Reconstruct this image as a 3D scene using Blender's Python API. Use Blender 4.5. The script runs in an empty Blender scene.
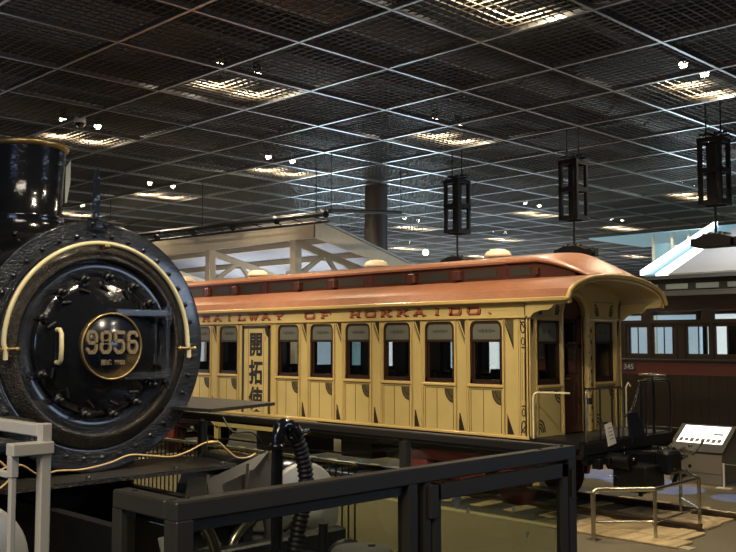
import bpy, math, random
from mathutils import Vector, Matrix
random.seed(7)
C = bpy.context.scene.collection
PI = math.pi
def srgb(r, g, b):
    f = lambda c: (c/255/12.92) if c/255 <= .04045 else ((c/255+.055)/1.055)**2.4
    return (f(r), f(g), f(b), 1)
# ---------------------------------------------------------------- materials
def mat(name, col, rough=.5, metal=0., noise=0., nscale=8., bump=0., bscale=60., coat=0., emit=None, estr=0., spec=.5, stretch=None):
    m = bpy.data.materials.new(name); m.use_nodes = True
    nt = m.node_tree; b = nt.nodes['Principled BSDF']
    b.inputs['Base Color'].default_value = col
    b.inputs['Roughness'].default_value = rough
    b.inputs['Metallic'].default_value = metal
    b.inputs['Specular IOR Level'].default_value = spec
    b.inputs['Coat Weight'].default_value = coat
    b.inputs['Coat Roughness'].default_value = .12
    if emit:
        b.inputs['Emission Color'].default_value = emit; b.inputs['Emission Strength'].default_value = estr
    if noise or bump:
        tc = nt.nodes.new('ShaderNodeTexCoord'); mp = nt.nodes.new('ShaderNodeMapping')
        nt.links.new(tc.outputs['Object'], mp.inputs[0])
        if stretch: mp.inputs['Scale'].default_value = stretch
    if noise:
        n = nt.nodes.new('ShaderNodeTexNoise'); n.inputs['Scale'].default_value = nscale; n.inputs['Detail'].default_value = 5
        nt.links.new(mp.outputs[0], n.inputs['Vector'])
        r = nt.nodes.new('ShaderNodeMapRange'); r.inputs[1].default_value = .3; r.inputs[2].default_value = .7
        r.inputs[3].default_value = 1-noise; r.inputs[4].default_value = 1+noise
        nt.links.new(n.outputs[0], r.inputs[0])
        mx = nt.nodes.new('ShaderNodeVectorMath'); mx.operation = 'SCALE'
        mx.inputs[0].default_value = col[:3]; nt.links.new(r.outputs[0], mx.inputs['Scale'])
        nt.links.new(mx.outputs[0], b.inputs['Base Color'])
    if bump:
        n2 = nt.nodes.new('ShaderNodeTexNoise'); n2.inputs['Scale'].default_value = bscale; n2.inputs['Detail'].default_value = 3
        nt.links.new(mp.outputs[0], n2.inputs['Vector'])
        bp = nt.nodes.new('ShaderNodeBump'); bp.inputs['Strength'].default_value = bump; bp.inputs['Distance'].default_value = .02 if bump < .9 else .016
        nt.links.new(n2.outputs[0], bp.inputs['Height']); nt.links.new(bp.outputs[0], b.inputs['Normal'])
    return m
def glassmat(name, tint=(.85, .88, .86, 1), refl=1.0, base=.04):
    m = bpy.data.materials.new(name); m.use_nodes = True; nt = m.node_tree; nt.nodes.clear()
    o = nt.nodes.new('ShaderNodeOutputMaterial'); t = nt.nodes.new('ShaderNodeBsdfTransparent'); g = nt.nodes.new('ShaderNodeBsdfGlossy')
    t.inputs[0].default_value = tint; g.inputs[1].default_value = .02
    f = nt.nodes.new('ShaderNodeLayerWeight'); f.inputs[0].default_value = .5   # facing: same from both sides of the sheet
    pw = nt.nodes.new('ShaderNodeMath'); pw.operation = 'POWER'; pw.inputs[1].default_value = 5; nt.links.new(f.outputs['Facing'], pw.inputs[0])
    mu = nt.nodes.new('ShaderNodeMath'); mu.operation = 'MULTIPLY_ADD'; mu.inputs[1].default_value = .96*refl; mu.inputs[2].default_value = base*refl
    x = nt.nodes.new('ShaderNodeMixShader')
    nt.links.new(pw.outputs[0], mu.inputs[0]); nt.links.new(mu.outputs[0], x.inputs[0])
    nt.links.new(t.outputs[0], x.inputs[1]); nt.links.new(g.outputs[0], x.inputs[2]); nt.links.new(x.outputs[0], o.inputs[0])
    return m
M = {}
M['yellow'] = mat('cream yellow paint', srgb(190, 165, 102), .38, noise=.07, nscale=3, bump=.05, bscale=30, coat=.25)
M['yellow_trim'] = mat('yellow moulding paint', srgb(196, 164, 98), .35, coat=.3)
M['line'] = mat('dark brown lining paint', srgb(40, 28, 16), .5)
M['fan'] = mat('olive brown ornament paint', srgb(82, 70, 38), .5)
M['letter'] = mat('brick red letter paint', srgb(176, 100, 66), .5)
M['lettershade'] = mat('deep red letter shade paint', srgb(96, 20, 14), .5)
M['ink'] = mat('black brush ink', srgb(34, 24, 14), .5)
M['winframe'] = mat('dark brown window wood', srgb(48, 30, 17), .35, coat=.3)
M['blind'] = mat('grey green window blind', srgb(92, 90, 76), .7)
M['scroll'] = mat('scroll print', srgb(62, 60, 48), .7)
M['roof'] = mat('terracotta roof canvas', srgb(144, 92, 62), .42, noise=.10, nscale=5, bump=.35, bscale=22, coat=.2)
M['monitor'] = mat('red brown clerestory paint', srgb(82, 44, 30), .4, coat=.2)
M['monglass'] = mat('dusty clerestory glass', srgb(66, 62, 52), .3)
M['pinkdome'] = mat('pale pink ventilator paint', srgb(214, 196, 166), .4)
M['canopyin'] = mat('canopy soffit paint', srgb(190, 168, 118), .5)
M['doorwood'] = mat('red brown door wood', srgb(66, 36, 27), .35, noise=.15, nscale=20, stretch=(1, 1, .1), coat=.3)
M['glass'] = glassmat('window glass', (.82, .84, .84, 1), .7)
M['railglass'] = glassmat('railing glass', (.86, .88, .82, 1), 1.0)
M['under'] = mat('black underframe paint', srgb(20, 19, 18), .45, noise=.3, nscale=12)
M['gloss'] = mat('gloss black paint', (.006, .0065, .008, 1), .14, coat=.6, bump=.3, bscale=13)
M['glossrough'] = mat('pitted gloss black paint', (.007, .009, .014, 1), .16, coat=.8, bump=1., bscale=75)
M['steelblack'] = mat('black steel', srgb(30, 29, 28), .35, metal=.3)
M['treadplate'] = mat('worn steel plate', srgb(70, 66, 58), .35, metal=.6, noise=.4, nscale=30, bump=.5, bscale=50)
M['brass'] = mat('aged brass', srgb(176, 148, 96), .32, metal=.85, bump=.1)
M['brassdigit'] = mat('brass digits', srgb(160, 134, 92), .4, metal=.7)
M['creamrail'] = mat('cream enamel', srgb(214, 200, 150), .3, coat=.4)
M['steel'] = mat('brushed stainless steel', srgb(190, 182, 160), .25, metal=1.)
M['plate'] = mat('number plate enamel', srgb(14, 20, 34), .25, coat=.4)
M['grey_disc'] = mat('light grey machined cover', srgb(168, 165, 154), .4, metal=.2)
M['bogie'] = mat('dark red bogie paint', srgb(122, 42, 34), .5, noise=.15)
M['railsteel'] = mat('worn rail steel', srgb(110, 98, 84), .3, metal=.9)
M['sleeper'] = mat('pale timber sleeper', srgb(176, 152, 108), .75, noise=.25, nscale=10, stretch=(1, .15, 1))
M['carpet'] = mat('brown grey carpet', srgb(104, 95, 76), .95, noise=.10, nscale=40, bump=.2, bscale=200, spec=.15)
M['kerb'] = mat('pale kerb stone', srgb(158, 146, 112), .8, noise=.1)
M['trackbed'] = mat('dark track bed', srgb(58, 54, 46), .9, noise=.2, nscale=30)
M['anod'] = mat('dark bronze anodised aluminium', srgb(64, 59, 51), .45, metal=.1)
M['rubber'] = mat('black rubber', srgb(24, 23, 22), .5)
M['beige'] = mat('warm grey powder coat', srgb(206, 198, 180), .5)
M['tablet'] = mat('tablet screen', srgb(48, 54, 60), .15)
M['meshdark'] = mat('dark ceiling lattice', srgb(80, 73, 64), .5, metal=.2)
M['railalu'] = mat('ceiling aluminium rail', srgb(150, 148, 146), .33, metal=.75)
M['slab'] = mat('dark soffit concrete', srgb(62, 52, 44), .9, noise=.2, nscale=1.2)
M['duct'] = mat('galvanised duct', srgb(96, 84, 72), .6, metal=.2)
M['column'] = mat('dark brown column', srgb(62, 52, 47), .55)
M['wallm'] = mat('charcoal wall', srgb(52, 52, 54), .8)
M['lamphouse'] = mat('lamp housing', srgb(60, 58, 56), .4, metal=.4)
M['bulb'] = mat('warm lamp lens', (1, .9, .7, 1), .5, emit=(1, .90, .70, 1), estr=22)
M['globebulb'] = mat('globe lamp glass', (1, .9, .75, 1), .5, emit=(1, .86, .66, 1), estr=5)
M['white'] = mat('white paint', srgb(226, 220, 205), .5)
M['truss'] = mat('off white timber paint', srgb(206, 192, 168), .55, noise=.04)
M['soffit'] = mat('pale roof boards', srgb(176, 178, 182), .6)
M['blackcar'] = mat('black brown coach paint', srgb(27, 22, 21), .35, noise=.2, nscale=4, coat=.3)
M['carroof'] = mat('charcoal canvas roof', srgb(24, 24, 26), .6)
M['maroon'] = mat('maroon stripe paint', srgb(70, 28, 24), .45)
M['navy'] = mat('navy enamel', srgb(22, 26, 38), .5)
M['greyglass'] = mat('frosted clerestory pane', srgb(112, 122, 124), .4)
M['paleroof'] = mat('pale sheet roof', srgb(206, 204, 202), .5)
M['led'] = mat('cool white light strip', (.8, .95, 1, 1), .5, emit=(.80, .96, 1, 1), estr=5)
M['lightwall'] = mat('pale blue glow panel', (.6, .75, .9, 1), .5, emit=(.42, .62, .86, 1), estr=.42)  # light put into the panel colour as a pale blue glow
M['lightwhite'] = mat('white glow panel', (.8, .85, .9, 1), .5, emit=(.80, .92, 1, 1), estr=.85)  # same for the white panels: brightness comes from their own glow
M['bluewall'] = mat('blue glowing board', srgb(120, 160, 176), .5, emit=(.35, .60, .72, 1), estr=.28)  # faint glow stands in for blue light falling on the boards
M['kiosk'] = mat('grey kiosk paint', srgb(116, 108, 92), .5)
M['kioskdark'] = mat('dark kiosk frame', srgb(52, 50, 46), .4)
M['screen'] = mat('backlit kiosk panel', (1, 1, .95, 1), .4, emit=(1, 1, .93, 1), estr=1.6)
M['print'] = mat('printed pictures', srgb(96, 92, 84), .5)
M['paper'] = mat('white card', srgb(226, 214, 196), .6)
M['mark'] = mat('grey sticker', srgb(130, 128, 118), .6)
M['wheelpaint'] = mat('dull dark red wheel paint', srgb(74, 30, 24), .55, noise=.3)
M['blackmatte'] = mat('dull black cast iron', srgb(12, 12, 12), .38, spec=.35, bump=.3, bscale=20)
M['flange'] = mat('black flange with warm sheen tint', (.035, .028, .02, 1), .28, metal=.5, coat=.3, bump=1., bscale=70, noise=.4, nscale=20)  # bronze tint imitates warm light caught by the black flange
M['rope'] = mat('golden cable', srgb(198, 164, 112), .45)
M['pedestal'] = mat('speckled grey cap', srgb(74, 72, 68), .6, noise=.3, nscale=80)
M['mosaic'] = mat('bench cloth', srgb(52, 44, 40), .8)
# ---------------------------------------------------------------- mesh builder
class MB:
    def __init__(s): s.v = []; s.f = []; s.mi = []; s.sm = []
    def add(s, vs, fs, m=0, smooth=False):
        o = len(s.v); s.v += [tuple(v) for v in vs]
        for f in fs: s.f.append([i+o for i in f]); s.mi.append(m); s.sm.append(smooth)
        return s
    def box(s, x0, x1, y0, y1, z0, z1, m=0):
        x0, x1 = sorted((x0, x1)); y0, y1 = sorted((y0, y1)); z0, z1 = sorted((z0, z1))
        vs = [(x, y, z) for z in (z0, z1) for y in (y0, y1) for x in (x0, x1)]
        return s.add(vs, [(0,2,3,1),(4,5,7,6),(0,1,5,4),(2,6,7,3),(0,4,6,2),(1,3,7,5)], m)
    def bbox(s, x0, x1, y0, y1, z0, z1, b=.01, m=0):   # chamfered box (chamfer on all edges)
        x0, x1 = sorted((x0, x1)); y0, y1 = sorted((y0, y1)); z0, z1 = sorted((z0, z1))
        pts = []
        for z, k in ((z0, 1), (z0+b, 0), (z1-b, 0), (z1, 1)):
            i = b if k else 0
            pts.append([(x0+i+b*(1-k), y0+i, z), (x1-i-b*(1-k), y0+i, z), (x1-i, y0+i+b*(1-k), z), (x1-i, y1-i-b*(1-k), z), (x1-i-b*(1-k), y1-i, z), (x0+i+b*(1-k), y1-i, z), (x0+i, y1-i-b*(1-k), z), (x0+i, y0+i+b*(1-k), z)])
        vs = [p for r in pts for p in r]; fs = [tuple(range(7, -1, -1)), tuple(range(24, 32))]
        for r in range(3):
            for k in range(8): fs.append((r*8+k, r*8+(k+1) % 8, r*8+8+(k+1) % 8, r*8+8+k))
        return s.add(vs, fs, m)
    def prism(s, poly, axis, a0, a1, m=0):   # poly: 2d points in the plane of the other two axes (x,y,z order)
        def P(p, a):
            return {'x': (a, p[0], p[1]), 'y': (p[0], a, p[1]), 'z': (p[0], p[1], a)}[axis]
        n = len(poly)
        vs = [P(p, a0) for p in poly]+[P(p, a1) for p in poly]
        fs = [tuple(range(n)), tuple(range(2*n-1, n-1, -1))]+[(i, i+n, (i+1) % n+n, (i+1) % n) for i in range(n)]
        return s.add(vs, fs, m)
    def strip(s, A, B, axis, a0, a1, m=0, smooth=False):  # band between two equally long 2d lines, extruded
        for i in range(len(A)-1): s.prism([A[i], A[i+1], B[i+1], B[i]], axis, a0, a1, m)
        return s
    def tube(s, pts, r, n=8, m=0, closed=False, caps=True):
        pts = [Vector(p) for p in pts]; N = len(pts); vs = []; up = None
        for i, p in enumerate(pts):
            if closed: t = pts[(i+1) % N]-pts[i-1]
            else: t = pts[min(i+1, N-1)]-pts[max(i-1, 0)]
            t.normalize()
            if up is None:
                up = Vector((0, 0, 1)) if abs(t.z) < .9 else Vector((1, 0, 0))
            a = t.cross(up).normalized(); b = a.cross(t).normalized(); up = b
            rr = r[i] if isinstance(r, (list, tuple)) else r
            vs += [p+(a*math.cos(2*PI*k/n)+b*math.sin(2*PI*k/n))*rr for k in range(n)]
        fs = []
        for i in range(N if closed else N-1):
            j = (i+1) % N
            fs += [(i*n+k, i*n+(k+1) % n, j*n+(k+1) % n, j*n+k) for k in range(n)]
        s.add(vs, fs, m, True)
        if caps and not closed:
            s.add(vs[:n], [tuple(range(n-1, -1, -1))], m); s.add(vs[-n:], [tuple(range(n))], m)
        return s
    def cyl(s, p0, p1, r, n=16, m=0): return s.tube([p0, p1], r, n, m)
    def bar(s, p0, p1, w, h, m=0):   # rectangular bar, w horizontal, h the other way
        p0, p1 = Vector(p0), Vector(p1); t = (p1-p0).normalized()
        up = Vector((0, 0, 1)) if abs(t.z) < .98 else Vector((0, 1, 0))
        a = t.cross(up).normalized()*w/2; b = a.cross(t).normalized()*h/2
        vs = [q+i*a+j*b for q in (p0, p1) for i, j in ((-1,-1),(1,-1),(1,1),(-1,1))]
        return s.add(vs, [(3,2,1,0),(4,5,6,7),(0,1,5,4),(1,2,6,5),(2,3,7,6),(3,0,4,7)], m)
    def lathe(s, prof, c, axis='z', n=48, m=0, a0=0, a1=2*PI, smooth=True):  # prof: (radius, height along the axis)
        full = abs(a1-a0-2*PI) < 1e-6; k = n if full else n+1; vs = []
        for r, h in prof:
            for i in range(k):
                a = a0+(a1-a0)*i/n; u, w = r*math.cos(a), r*math.sin(a)
                vs.append({'z': (c[0]+u, c[1]+w, c[2]+h), 'x': (c[0]+h, c[1]+u, c[2]+w), 'y': (c[0]+u, c[1]+h, c[2]+w)}[axis])
        fs = []
        for j in range(len(prof)-1):
            for i in range(n):
                i2 = (i+1) % k if full else i+1
                fs.append((j*k+i, j*k+i2, (j+1)*k+i2, (j+1)*k+i))
        return s.add(vs, fs, m, smooth)
    def build(s, name, mats, parent=None, at=(0, 0, 0)):
        me = bpy.data.meshes.new(name)
        o0 = Vector(ORG[parent.name]) if parent is not None else Vector(at)
        me.from_pydata([tuple(Vector(v)-o0) for v in s.v], [], s.f)
        if not isinstance(mats, (list, tuple)): mats = [mats]
        for m in mats: me.materials.append(M[m])
        for p, i, sm in zip(me.polygons, s.mi, s.sm): p.material_index = i; p.use_smooth = sm
        me.update()
        import bmesh
        bm = bmesh.new(); bm.from_mesh(me); bmesh.ops.recalc_face_normals(bm, faces=bm.faces); bm.to_mesh(me); bm.free()
        o = bpy.data.objects.new(name, me); C.objects.link(o); ORG[o.name] = tuple(o0)
        if parent is not None: o.parent = parent
        else: o.location = o0
        return o
ORG = {}
def tag(o, label=None, cat=None, group=None, kind=None):
    if label: o['label'] = label
    if cat: o['category'] = cat
    if group: o['group'] = group
    if kind: o['kind'] = kind
    return o
def thing(name, label, cat, loc, group=None):
    o = bpy.data.objects.new(name, None); C.objects.link(o); o.location = loc; o.empty_display_size = .2
    ORG[o.name] = tuple(loc)
    return tag(o, label, cat, group)
def dup(root, loc, label=None):
    r = root.copy(); C.objects.link(r); r.location = loc
    if label: r['label'] = label
    for ch in root.children:
        c = ch.copy(); C.objects.link(c); c.parent = r
        for g in ch.children:
            d = g.copy(); C.objects.link(d); d.parent = c
            d.matrix_parent_inverse = g.matrix_parent_inverse
    return r
def dupchild(ch, parent, dx=0, dy=0, dz=0):
    c = ch.copy(); C.objects.link(c); c.parent = parent; c.location = ch.location+Vector((dx, dy, dz)); ORG[c.name] = ORG[ch.name]
    for g in ch.children:
        d = g.copy(); C.objects.link(d); d.parent = c; ORG[d.name] = ORG[g.name]
    return c
def textmesh(name, s, size, mtx, m, parent, extrude=.004, offset=0., sx=1.):
    cu = bpy.data.curves.new(name, 'FONT'); cu.body = s; cu.size = size; cu.extrude = extrude; cu.offset = offset
    cu.align_x = 'CENTER'; cu.align_y = 'CENTER'
    t = bpy.data.objects.new(name+'_src', cu); C.objects.link(t)
    dg = bpy.context.evaluated_depsgraph_get(); dg.update()
    me = bpy.data.meshes.new_from_object(t.evaluated_get(dg))
    bpy.data.objects.remove(t); bpy.data.curves.remove(cu)
    o0 = Vector(ORG[parent.name])
    me.transform(Matrix.Translation(-o0) @ mtx @ Matrix.Diagonal((sx, 1, 1, 1)))
    me.materials.clear(); me.materials.append(M[m]); me.name = name
    o = bpy.data.objects.new(name, me); C.objects.link(o); o.parent = parent; ORG[o.name] = tuple(o0)
    return o
def face_y(x, y, z):   # text readable from -Y, running along +X
    return Matrix.Translation((x, y, z)) @ Matrix.Rotation(PI/2, 4, 'X')
def face_x(x, y, z):   # text readable from +X, running along +Y
    return Matrix.Translation((x, y, z)) @ Matrix.Rotation(PI/2, 4, 'Z') @ Matrix.Rotation(PI/2, 4, 'X')
def arc(cx, cy, rx, ry, a0, a1, n): return [(cx+rx*math.cos(a0+(a1-a0)*i/n), cy+ry*math.sin(a0+(a1-a0)*i/n)) for i in range(n+1)]

def smooth(P_, n=5):
    out = []
    for i in range(len(P_)-1):
        p0, p1, p2, p3 = [Vector(P_[max(0, min(len(P_)-1, i+k))]) for k in (-1, 0, 1, 2)]
        for k in range(n):
            t_ = k/n; out.append(.5*((2*p1)+(p2-p0)*t_+(2*p0-5*p1+4*p2-p3)*t_*t_+(3*p1-p0-3*p2+p3)*t_**3))
    return out+[Vector(P_[-1])]
# ================================================================ SETTING
st = lambda mb, name, m, parent=None: tag(mb.build(name, m, parent), kind='structure')
st(MB().box(-64, 6, -6, 66, -.3, 0), 'floor', 'carpet')
st(MB().box(-64, 6, -6, 66, 10.2, 10.4), 'ceiling', 'slab')
st(MB().box(-64, 6, 66, 66.3, 0, 10.4), 'wall_back', 'wallm')
st(MB().box(-64.3, -64, -6, 66.3, 0, 10.4), 'wall_left', 'wallm')
ZC = 7.45; PX = 2.125
# lattice of the open ceiling and its main rails
b = MB(); p = PX/13
x = -9.36+p*int(12/p)
while x > -63.5: b.box(x-.004, x+.004, -5, 65.5, ZC-.010, ZC+.010); x -= p
y = 12.0-p*int(16.5/p)
while y < 65.5: b.box(-63.5, 3, y-.004, y+.004, ZC-.010, ZC+.010); y += p
st(b, 'ceiling_lattice', 'meshdark')
b = MB()
for i in range(-5, 26): b.box(-9.36-PX*i-.028, -9.36-PX*i+.028, -5, 65.5, ZC-.05, ZC+.035)
for j in range(-8, 26): b.box(-63.5, 3, 12+PX*j-.028, 12+PX*j+.028, ZC-.047, ZC+.032)
st(b, 'ceiling_rails', 'railalu')
b = MB()
for i in range(0, 9): b.box(-10.5-6.375*i-.2, -10.5-6.375*i+.2, -5, 65.5, 9.3, 10.2)
for j in range(0, 11): b.box(-63.5, 3, 1.3+6.375*j-.15, 1.3+6.375*j+.15, 9.5, 10.2)
st(b, 'ceiling_beams', 'slab')
# floor details of the hall
b = MB(); b.box(-40, -5.2, 10.55, 10.72, 0, .012); st(b, 'trim_1', 'kerb')
b = MB(); b.box(-40, -7.6, 10.72, 13.9, 0, .006); st(b, 'trim_2', 'trackbed')
b = MB().lathe([(.37, 0), (.37, 10.2)], (-20.9, 21.27, 0), 'z', 32)
st(b, 'column', 'column')
# air ducts above the lattice
dk = [(-13.0, 8.96, .35, 'round galvanised air duct above the ceiling lattice over the locomotive side'),
      (-24.5, 8.89, .42, 'large round air duct above the ceiling lattice far behind the yellow coach')]
for x, z, r, lab in dk:
    b = MB().cyl((x, -4, z), (x, 60, z), r, 20)
    for k in range(30): b.lathe([(r, 0), (r+.025, .0), (r+.025, .04), (r, .04)], (x, -2+2*k, z), 'y', 20)
    tag(b.build('air_duct', 'duct', None, (x, -4, z)), lab, 'duct')

# ================================================================ SPOTLIGHTS
def spot(name, loc, target, watts, angle, blend=.5, col=(1, .82, .58), size=.05, parent=None):
    l = bpy.data.lights.new(name, 'SPOT'); l.energy = watts; l.spot_size = math.radians(angle); l.spot_blend = blend
    l.color = col; l.shadow_soft_size = size
    o = bpy.data.objects.new(name, l); C.objects.link(o)
    o.rotation_euler = (Vector(target)-Vector(loc)).to_track_quat('-Z', 'Y').to_euler()
    if parent is not None: o.parent = parent; o.location = Vector(loc)-Vector(ORG[parent.name])
    else: o.location = loc
    return o
def make_lamp():
    r = thing('ceiling_spotlight', 'x', 'spotlight', (0, 0, 0), 'spotlights above the ceiling lattice')
    MB().lathe([(.0, .22), (.05, .22), (.075, .16), (.085, .02), (.085, -.02), (.07, -.02), (.06, .03)], (0, 0, 0), 'z', 16).build('lamp_housing', 'lamphouse', r)
    MB().lathe([(.085*math.sin(a*PI/10), -.04-.085*math.cos(a*PI/10)) for a in range(11)], (0, 0, 0), 'z', 16).build('lens', 'bulb', r)
    MB().bar((-.1, 0, .05), (-.1, 0, .35), .02, .02).bar((.1, 0, .05), (.1, 0, .35), .02, .02).bar((-.1, 0, .35), (.1, 0, .35), .02, .02).bar((0, 0, .35), (0, 0, .9), .015, .015).build('bracket', 'steel', r)
    return r
lamp0 = make_lamp(); first = True
LAB = {(0,0): 'at the top edge', (0,1): 'in the bright pool over the dark railcar, upper right',
       (1,0): 'in the bright pool left of centre', (1,1): 'in the bright pool above the clerestory roof, top centre',
       (2,0): 'in the bright pool beside the white dome camera', (2,1): 'in the pool over the white timber canopy', (3,1): 'in the small pool right of the locomotive bracket',
       (4,1): 'in the low pool just right of the chimney', (1,3): 'in the pool beside the right-hand hanging frame', (2,3): 'in the pool between the two left hanging frames'}
for i in range(-0, 8):
    for j in (0, 1, 3, 4, 5, 6):
        if (i, j) in ((0,3),(0,4),(0,5),(0,6),(1,5),(1,6),(5,0),(6,0),(7,0),(4,0),(3,0),(7,1),(6,1),(5,1)): continue
        for s in (-1, 1):
            loc = (-8.2-6.375*i, 10.95+6.36*j+s*.46, 7.87)
            w = ('nearer' if s < 0 else 'farther')
            lab = ('%s lamp of the lit pair %s' % (w, LAB[(i, j)])) if (i, j) in LAB else 'tiny distant warm ceiling lamp far beyond the yellow coach'
            if first: r = lamp0; r.location = loc; r['label'] = lab; first = False
            else: r = dup(lamp0, loc, lab)
            ORG[r.name] = loc
            if (i, j) not in LAB: r['group'] = 'distant lamps at the far end of the ceiling'
            near = i < 3 and j < 4
            spot('pool_light', (loc[0], loc[1], loc[2]-.19), (loc[0], loc[1], 0), 420 if near else 700, 150, 1., (1, .84, .58), .04, r)
# strong theatre-style spots hanging in front of the coach (outside the frame)
def key(loc, tgt, watts, ang, col=(1, .90, .74), size=.12):
    spot('key_spot', loc, tgt, watts, ang, .6, col, size)
for X, w in ((-5.5, 1250), (-9.5, 1480), (-13.5, 1560), (-18, 1800)):
    key((X+1.5, 3.5, 7.2), (X-1, 11.0, 2.0), w, 48)
key((-10.2, 14.2, 7.3), (-6.6, 12.0, .0), 900, 40, (1, .84, .6))

# ================================================================ YELLOW COACH
XE, Y0, Y1, YC = -7.77, 10.99, 13.55, 12.27
PIT = .905; L = .76*2+PIT*12; XW = XE-L
coach = thing('passenger_coach', 'yellow wooden passenger coach with terracotta clerestory roof lettered RAILWAY OF HOKKAIDO', 'railway coach', (XE-L/2, YC, 0))
WC = [XE-.76-PIT*k for k in range(13)]
HW, ZB, ZT = .30, 1.83, 2.765
def corner(cx, cz, sx, r=.075, n=4):   # small filled corner of a rounded opening
    return [(cx, cz)]+[(cx+sx*(r-r*math.sin(a*PI/2/n)), cz-(r-r*math.cos(a*PI/2/n))) for a in range(n+1)][::1]
def side(ya, yb, skip):
    b = MB(); b.box(XW, XE, ya, yb, 1.07, ZB); b.box(XW, XE, ya, yb, ZT, 3.06)
    e = XE
    for k, c in enumerate(WC):
        if k in skip: continue
        b.box(c+HW, e, ya, yb, ZB, ZT); e = c-HW
        for sx in (1, -1):
            x0 = c-sx*HW
            b.prism([(x0, ZT), (x0+sx*.09, ZT), (x0+sx*.055, ZT-.012), (x0+sx*.022, ZT-.04), (x0+sx*.004, ZT-.09), (x0, ZT-.09)], 'y', ya, yb)
    b.box(XW, e, ya, yb, ZB, ZT)
    return b
side(Y0, Y0+.06, [6]).build('side_wall', 'yellow', coach)
side(Y1-.06, Y1, []).build('side_wall', 'yellow', coach)
# mouldings on the near side
b = MB()
b.bbox(XW, XE+.02, Y0-.03, Y0, 2.79, 2.825, .006); b.bbox(XW, XE+.02, Y0-.045, Y0, 3.03, 3.07, .008)
b.bbox(XW, XE+.01, Y0-.02, Y0, 1.07, 1.11, .006)
for k, c in enumerate(WC):
    if k == 6: continue
    b.bbox(c-HW-.03, c+HW+.03, Y0-.035, Y0, ZB-.045, ZB-.005, .006)
    for sx in (-1, 1):
        b.bbox(c+sx*(HW+.03)-.011, c+sx*(HW+.03)+.011, Y0-.018, Y0, 1.11, 2.79, .004)
        b.bbox(c+sx*(HW+.062)-.006, c+sx*(HW+.062)+.006, Y0-.012, Y0, 1.11, 2.79, .003)
for x in (XE-.012, XE-.175, XW+.03, XW+.33): b.bbox(x-.012, x+.012, Y0-.018, Y0, 1.11, 2.79, .004)
b.build('side_moulding', 'yellow_trim', coach)
# painted lining and ornaments
b = MB(); t = .003
def yl(x0, x1, z0, z1, m=0, y=Y0): b.box(x0, x1, y-t, y, z0, z1, m)
b.box(XW, XE, Y0-.034, Y0-.03, 2.79, 2.797)
b.box(XW, XE, Y0-.049, Y0-.045, 3.03, 3.036)
for k, c in enumerate(WC):
    m_ = c-PIT/2
    if k != 6:
        for x in (c-HW+.02, c+HW-.02, c-.045): yl(x-.004, x+.004, 1.13, ZB-.08)
        yl(c-HW+.02, c+HW-.02, ZB-.085, ZB-.077)
        for sx in (-1, 1): yl(c+sx*(HW+.048)-.003, c+sx*(HW+.048)+.003, 1.12, 2.78); yl(c+sx*(HW+.018)-.003, c+sx*(HW+.018)+.003, 1.12, ZB-.05)
        # quarter fan, upper right corner under the sill
        fx, fz = c+HW-.025, ZB-.09
        b.prism([(fx, fz)]+arc(fx, fz, -.15, -.19, 0, PI/2, 6), 'y', Y0-t, Y0, 1)
        for q in (.6, 1.0):
            A = arc(fx, fz, -.15*q, -.19*q, 0, PI/2, 6); B_ = arc(fx, fz, -.15*q-.014, -.19*q-.018, 0, PI/2, 6)
            b.strip(A, B_, 'y', Y0-t*2, Y0, 0)
    for mm in ([m_] if k != 5 and k != 6 else []):
        if k == 12: continue
        w = .062
        b.prism([(mm-w+.028, 2.775), (mm+w, 2.775), (mm+w, 2.545)], 'y', Y0-t, Y0, 0)
        b.prism([(mm-w, 2.765), (mm-w, 2.735), (mm+w, 2.465), (mm+w, 2.50)], 'y', Y0-2*t, Y0, 0)
        b.prism([(mm-w, 2.70), (mm-w, 2.685), (mm+w, 2.425), (mm+w, 2.44)], 'y', Y0-2*t, Y0, 1)
        b.prism([(mm-w, 1.125), (mm-w, 1.30), (mm+.01, 1.125)], 'y', Y0-t, Y0, 0)
        b.prism([(mm-w+.02, 1.125), (mm-w+.01, 1.38), (mm-w+.026, 1.38), (mm+.045, 1.125)], 'y', Y0-2*t, Y0, 0)
# wide corner pier: large triangle and scroll column
cx = XE-.305
b.prism([(cx-.09, 2.775), (cx+.055, 2.775), (cx+.055, 2.42)], 'y', Y0-t, Y0, 1)
b.prism([(cx-.09, 2.70), (cx-.09, 2.76), (cx+.055, 2.42), (cx+.055, 2.34)], 'y', Y0-2*t, Y0, 0)
b.prism([(cx-.07, 1.125), (cx-.07, 1.42), (cx+.05, 1.125)], 'y', Y0-t, Y0, 0)
sx0 = XE-.085
for zz, sg in ((2.66, -1), (1.25, 1)):
    A = arc(sx0, zz, .045, .09, 0, 2*PI, 12); B_ = arc(sx0, zz, .030, .07, 0, 2*PI, 12); b.strip(A, B_, 'y', Y0-2*t, Y0, 0)
    A = arc(sx0, zz+sg*.20, .035, .06, 0, 2*PI, 12); B_ = arc(sx0, zz+sg*.20, .022, .045, 0, 2*PI, 12); b.strip(A, B_, 'y', Y0-2*t, Y0, 0)
    b.prism([(sx0-.05, zz-sg*.11), (sx0+.05, zz+sg*.02), (sx0+.05, zz+sg*.05), (sx0-.05, zz-sg*.08)], 'y', Y0-2*t, Y0, 0)
    b.box(sx0-.03, sx0+.03, Y0-2*t, Y0, zz+sg*.28, zz+sg*.30)
for x in (sx0-.05, sx0+.05): yl(x-.003, x+.003, 1.12, 2.78)
for x in (sx0-.022, sx0+.022): yl(x-.002, x+.002, 1.62, 2.30)
b.build('painted_lining', ['line', 'fan'], coach)
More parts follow.
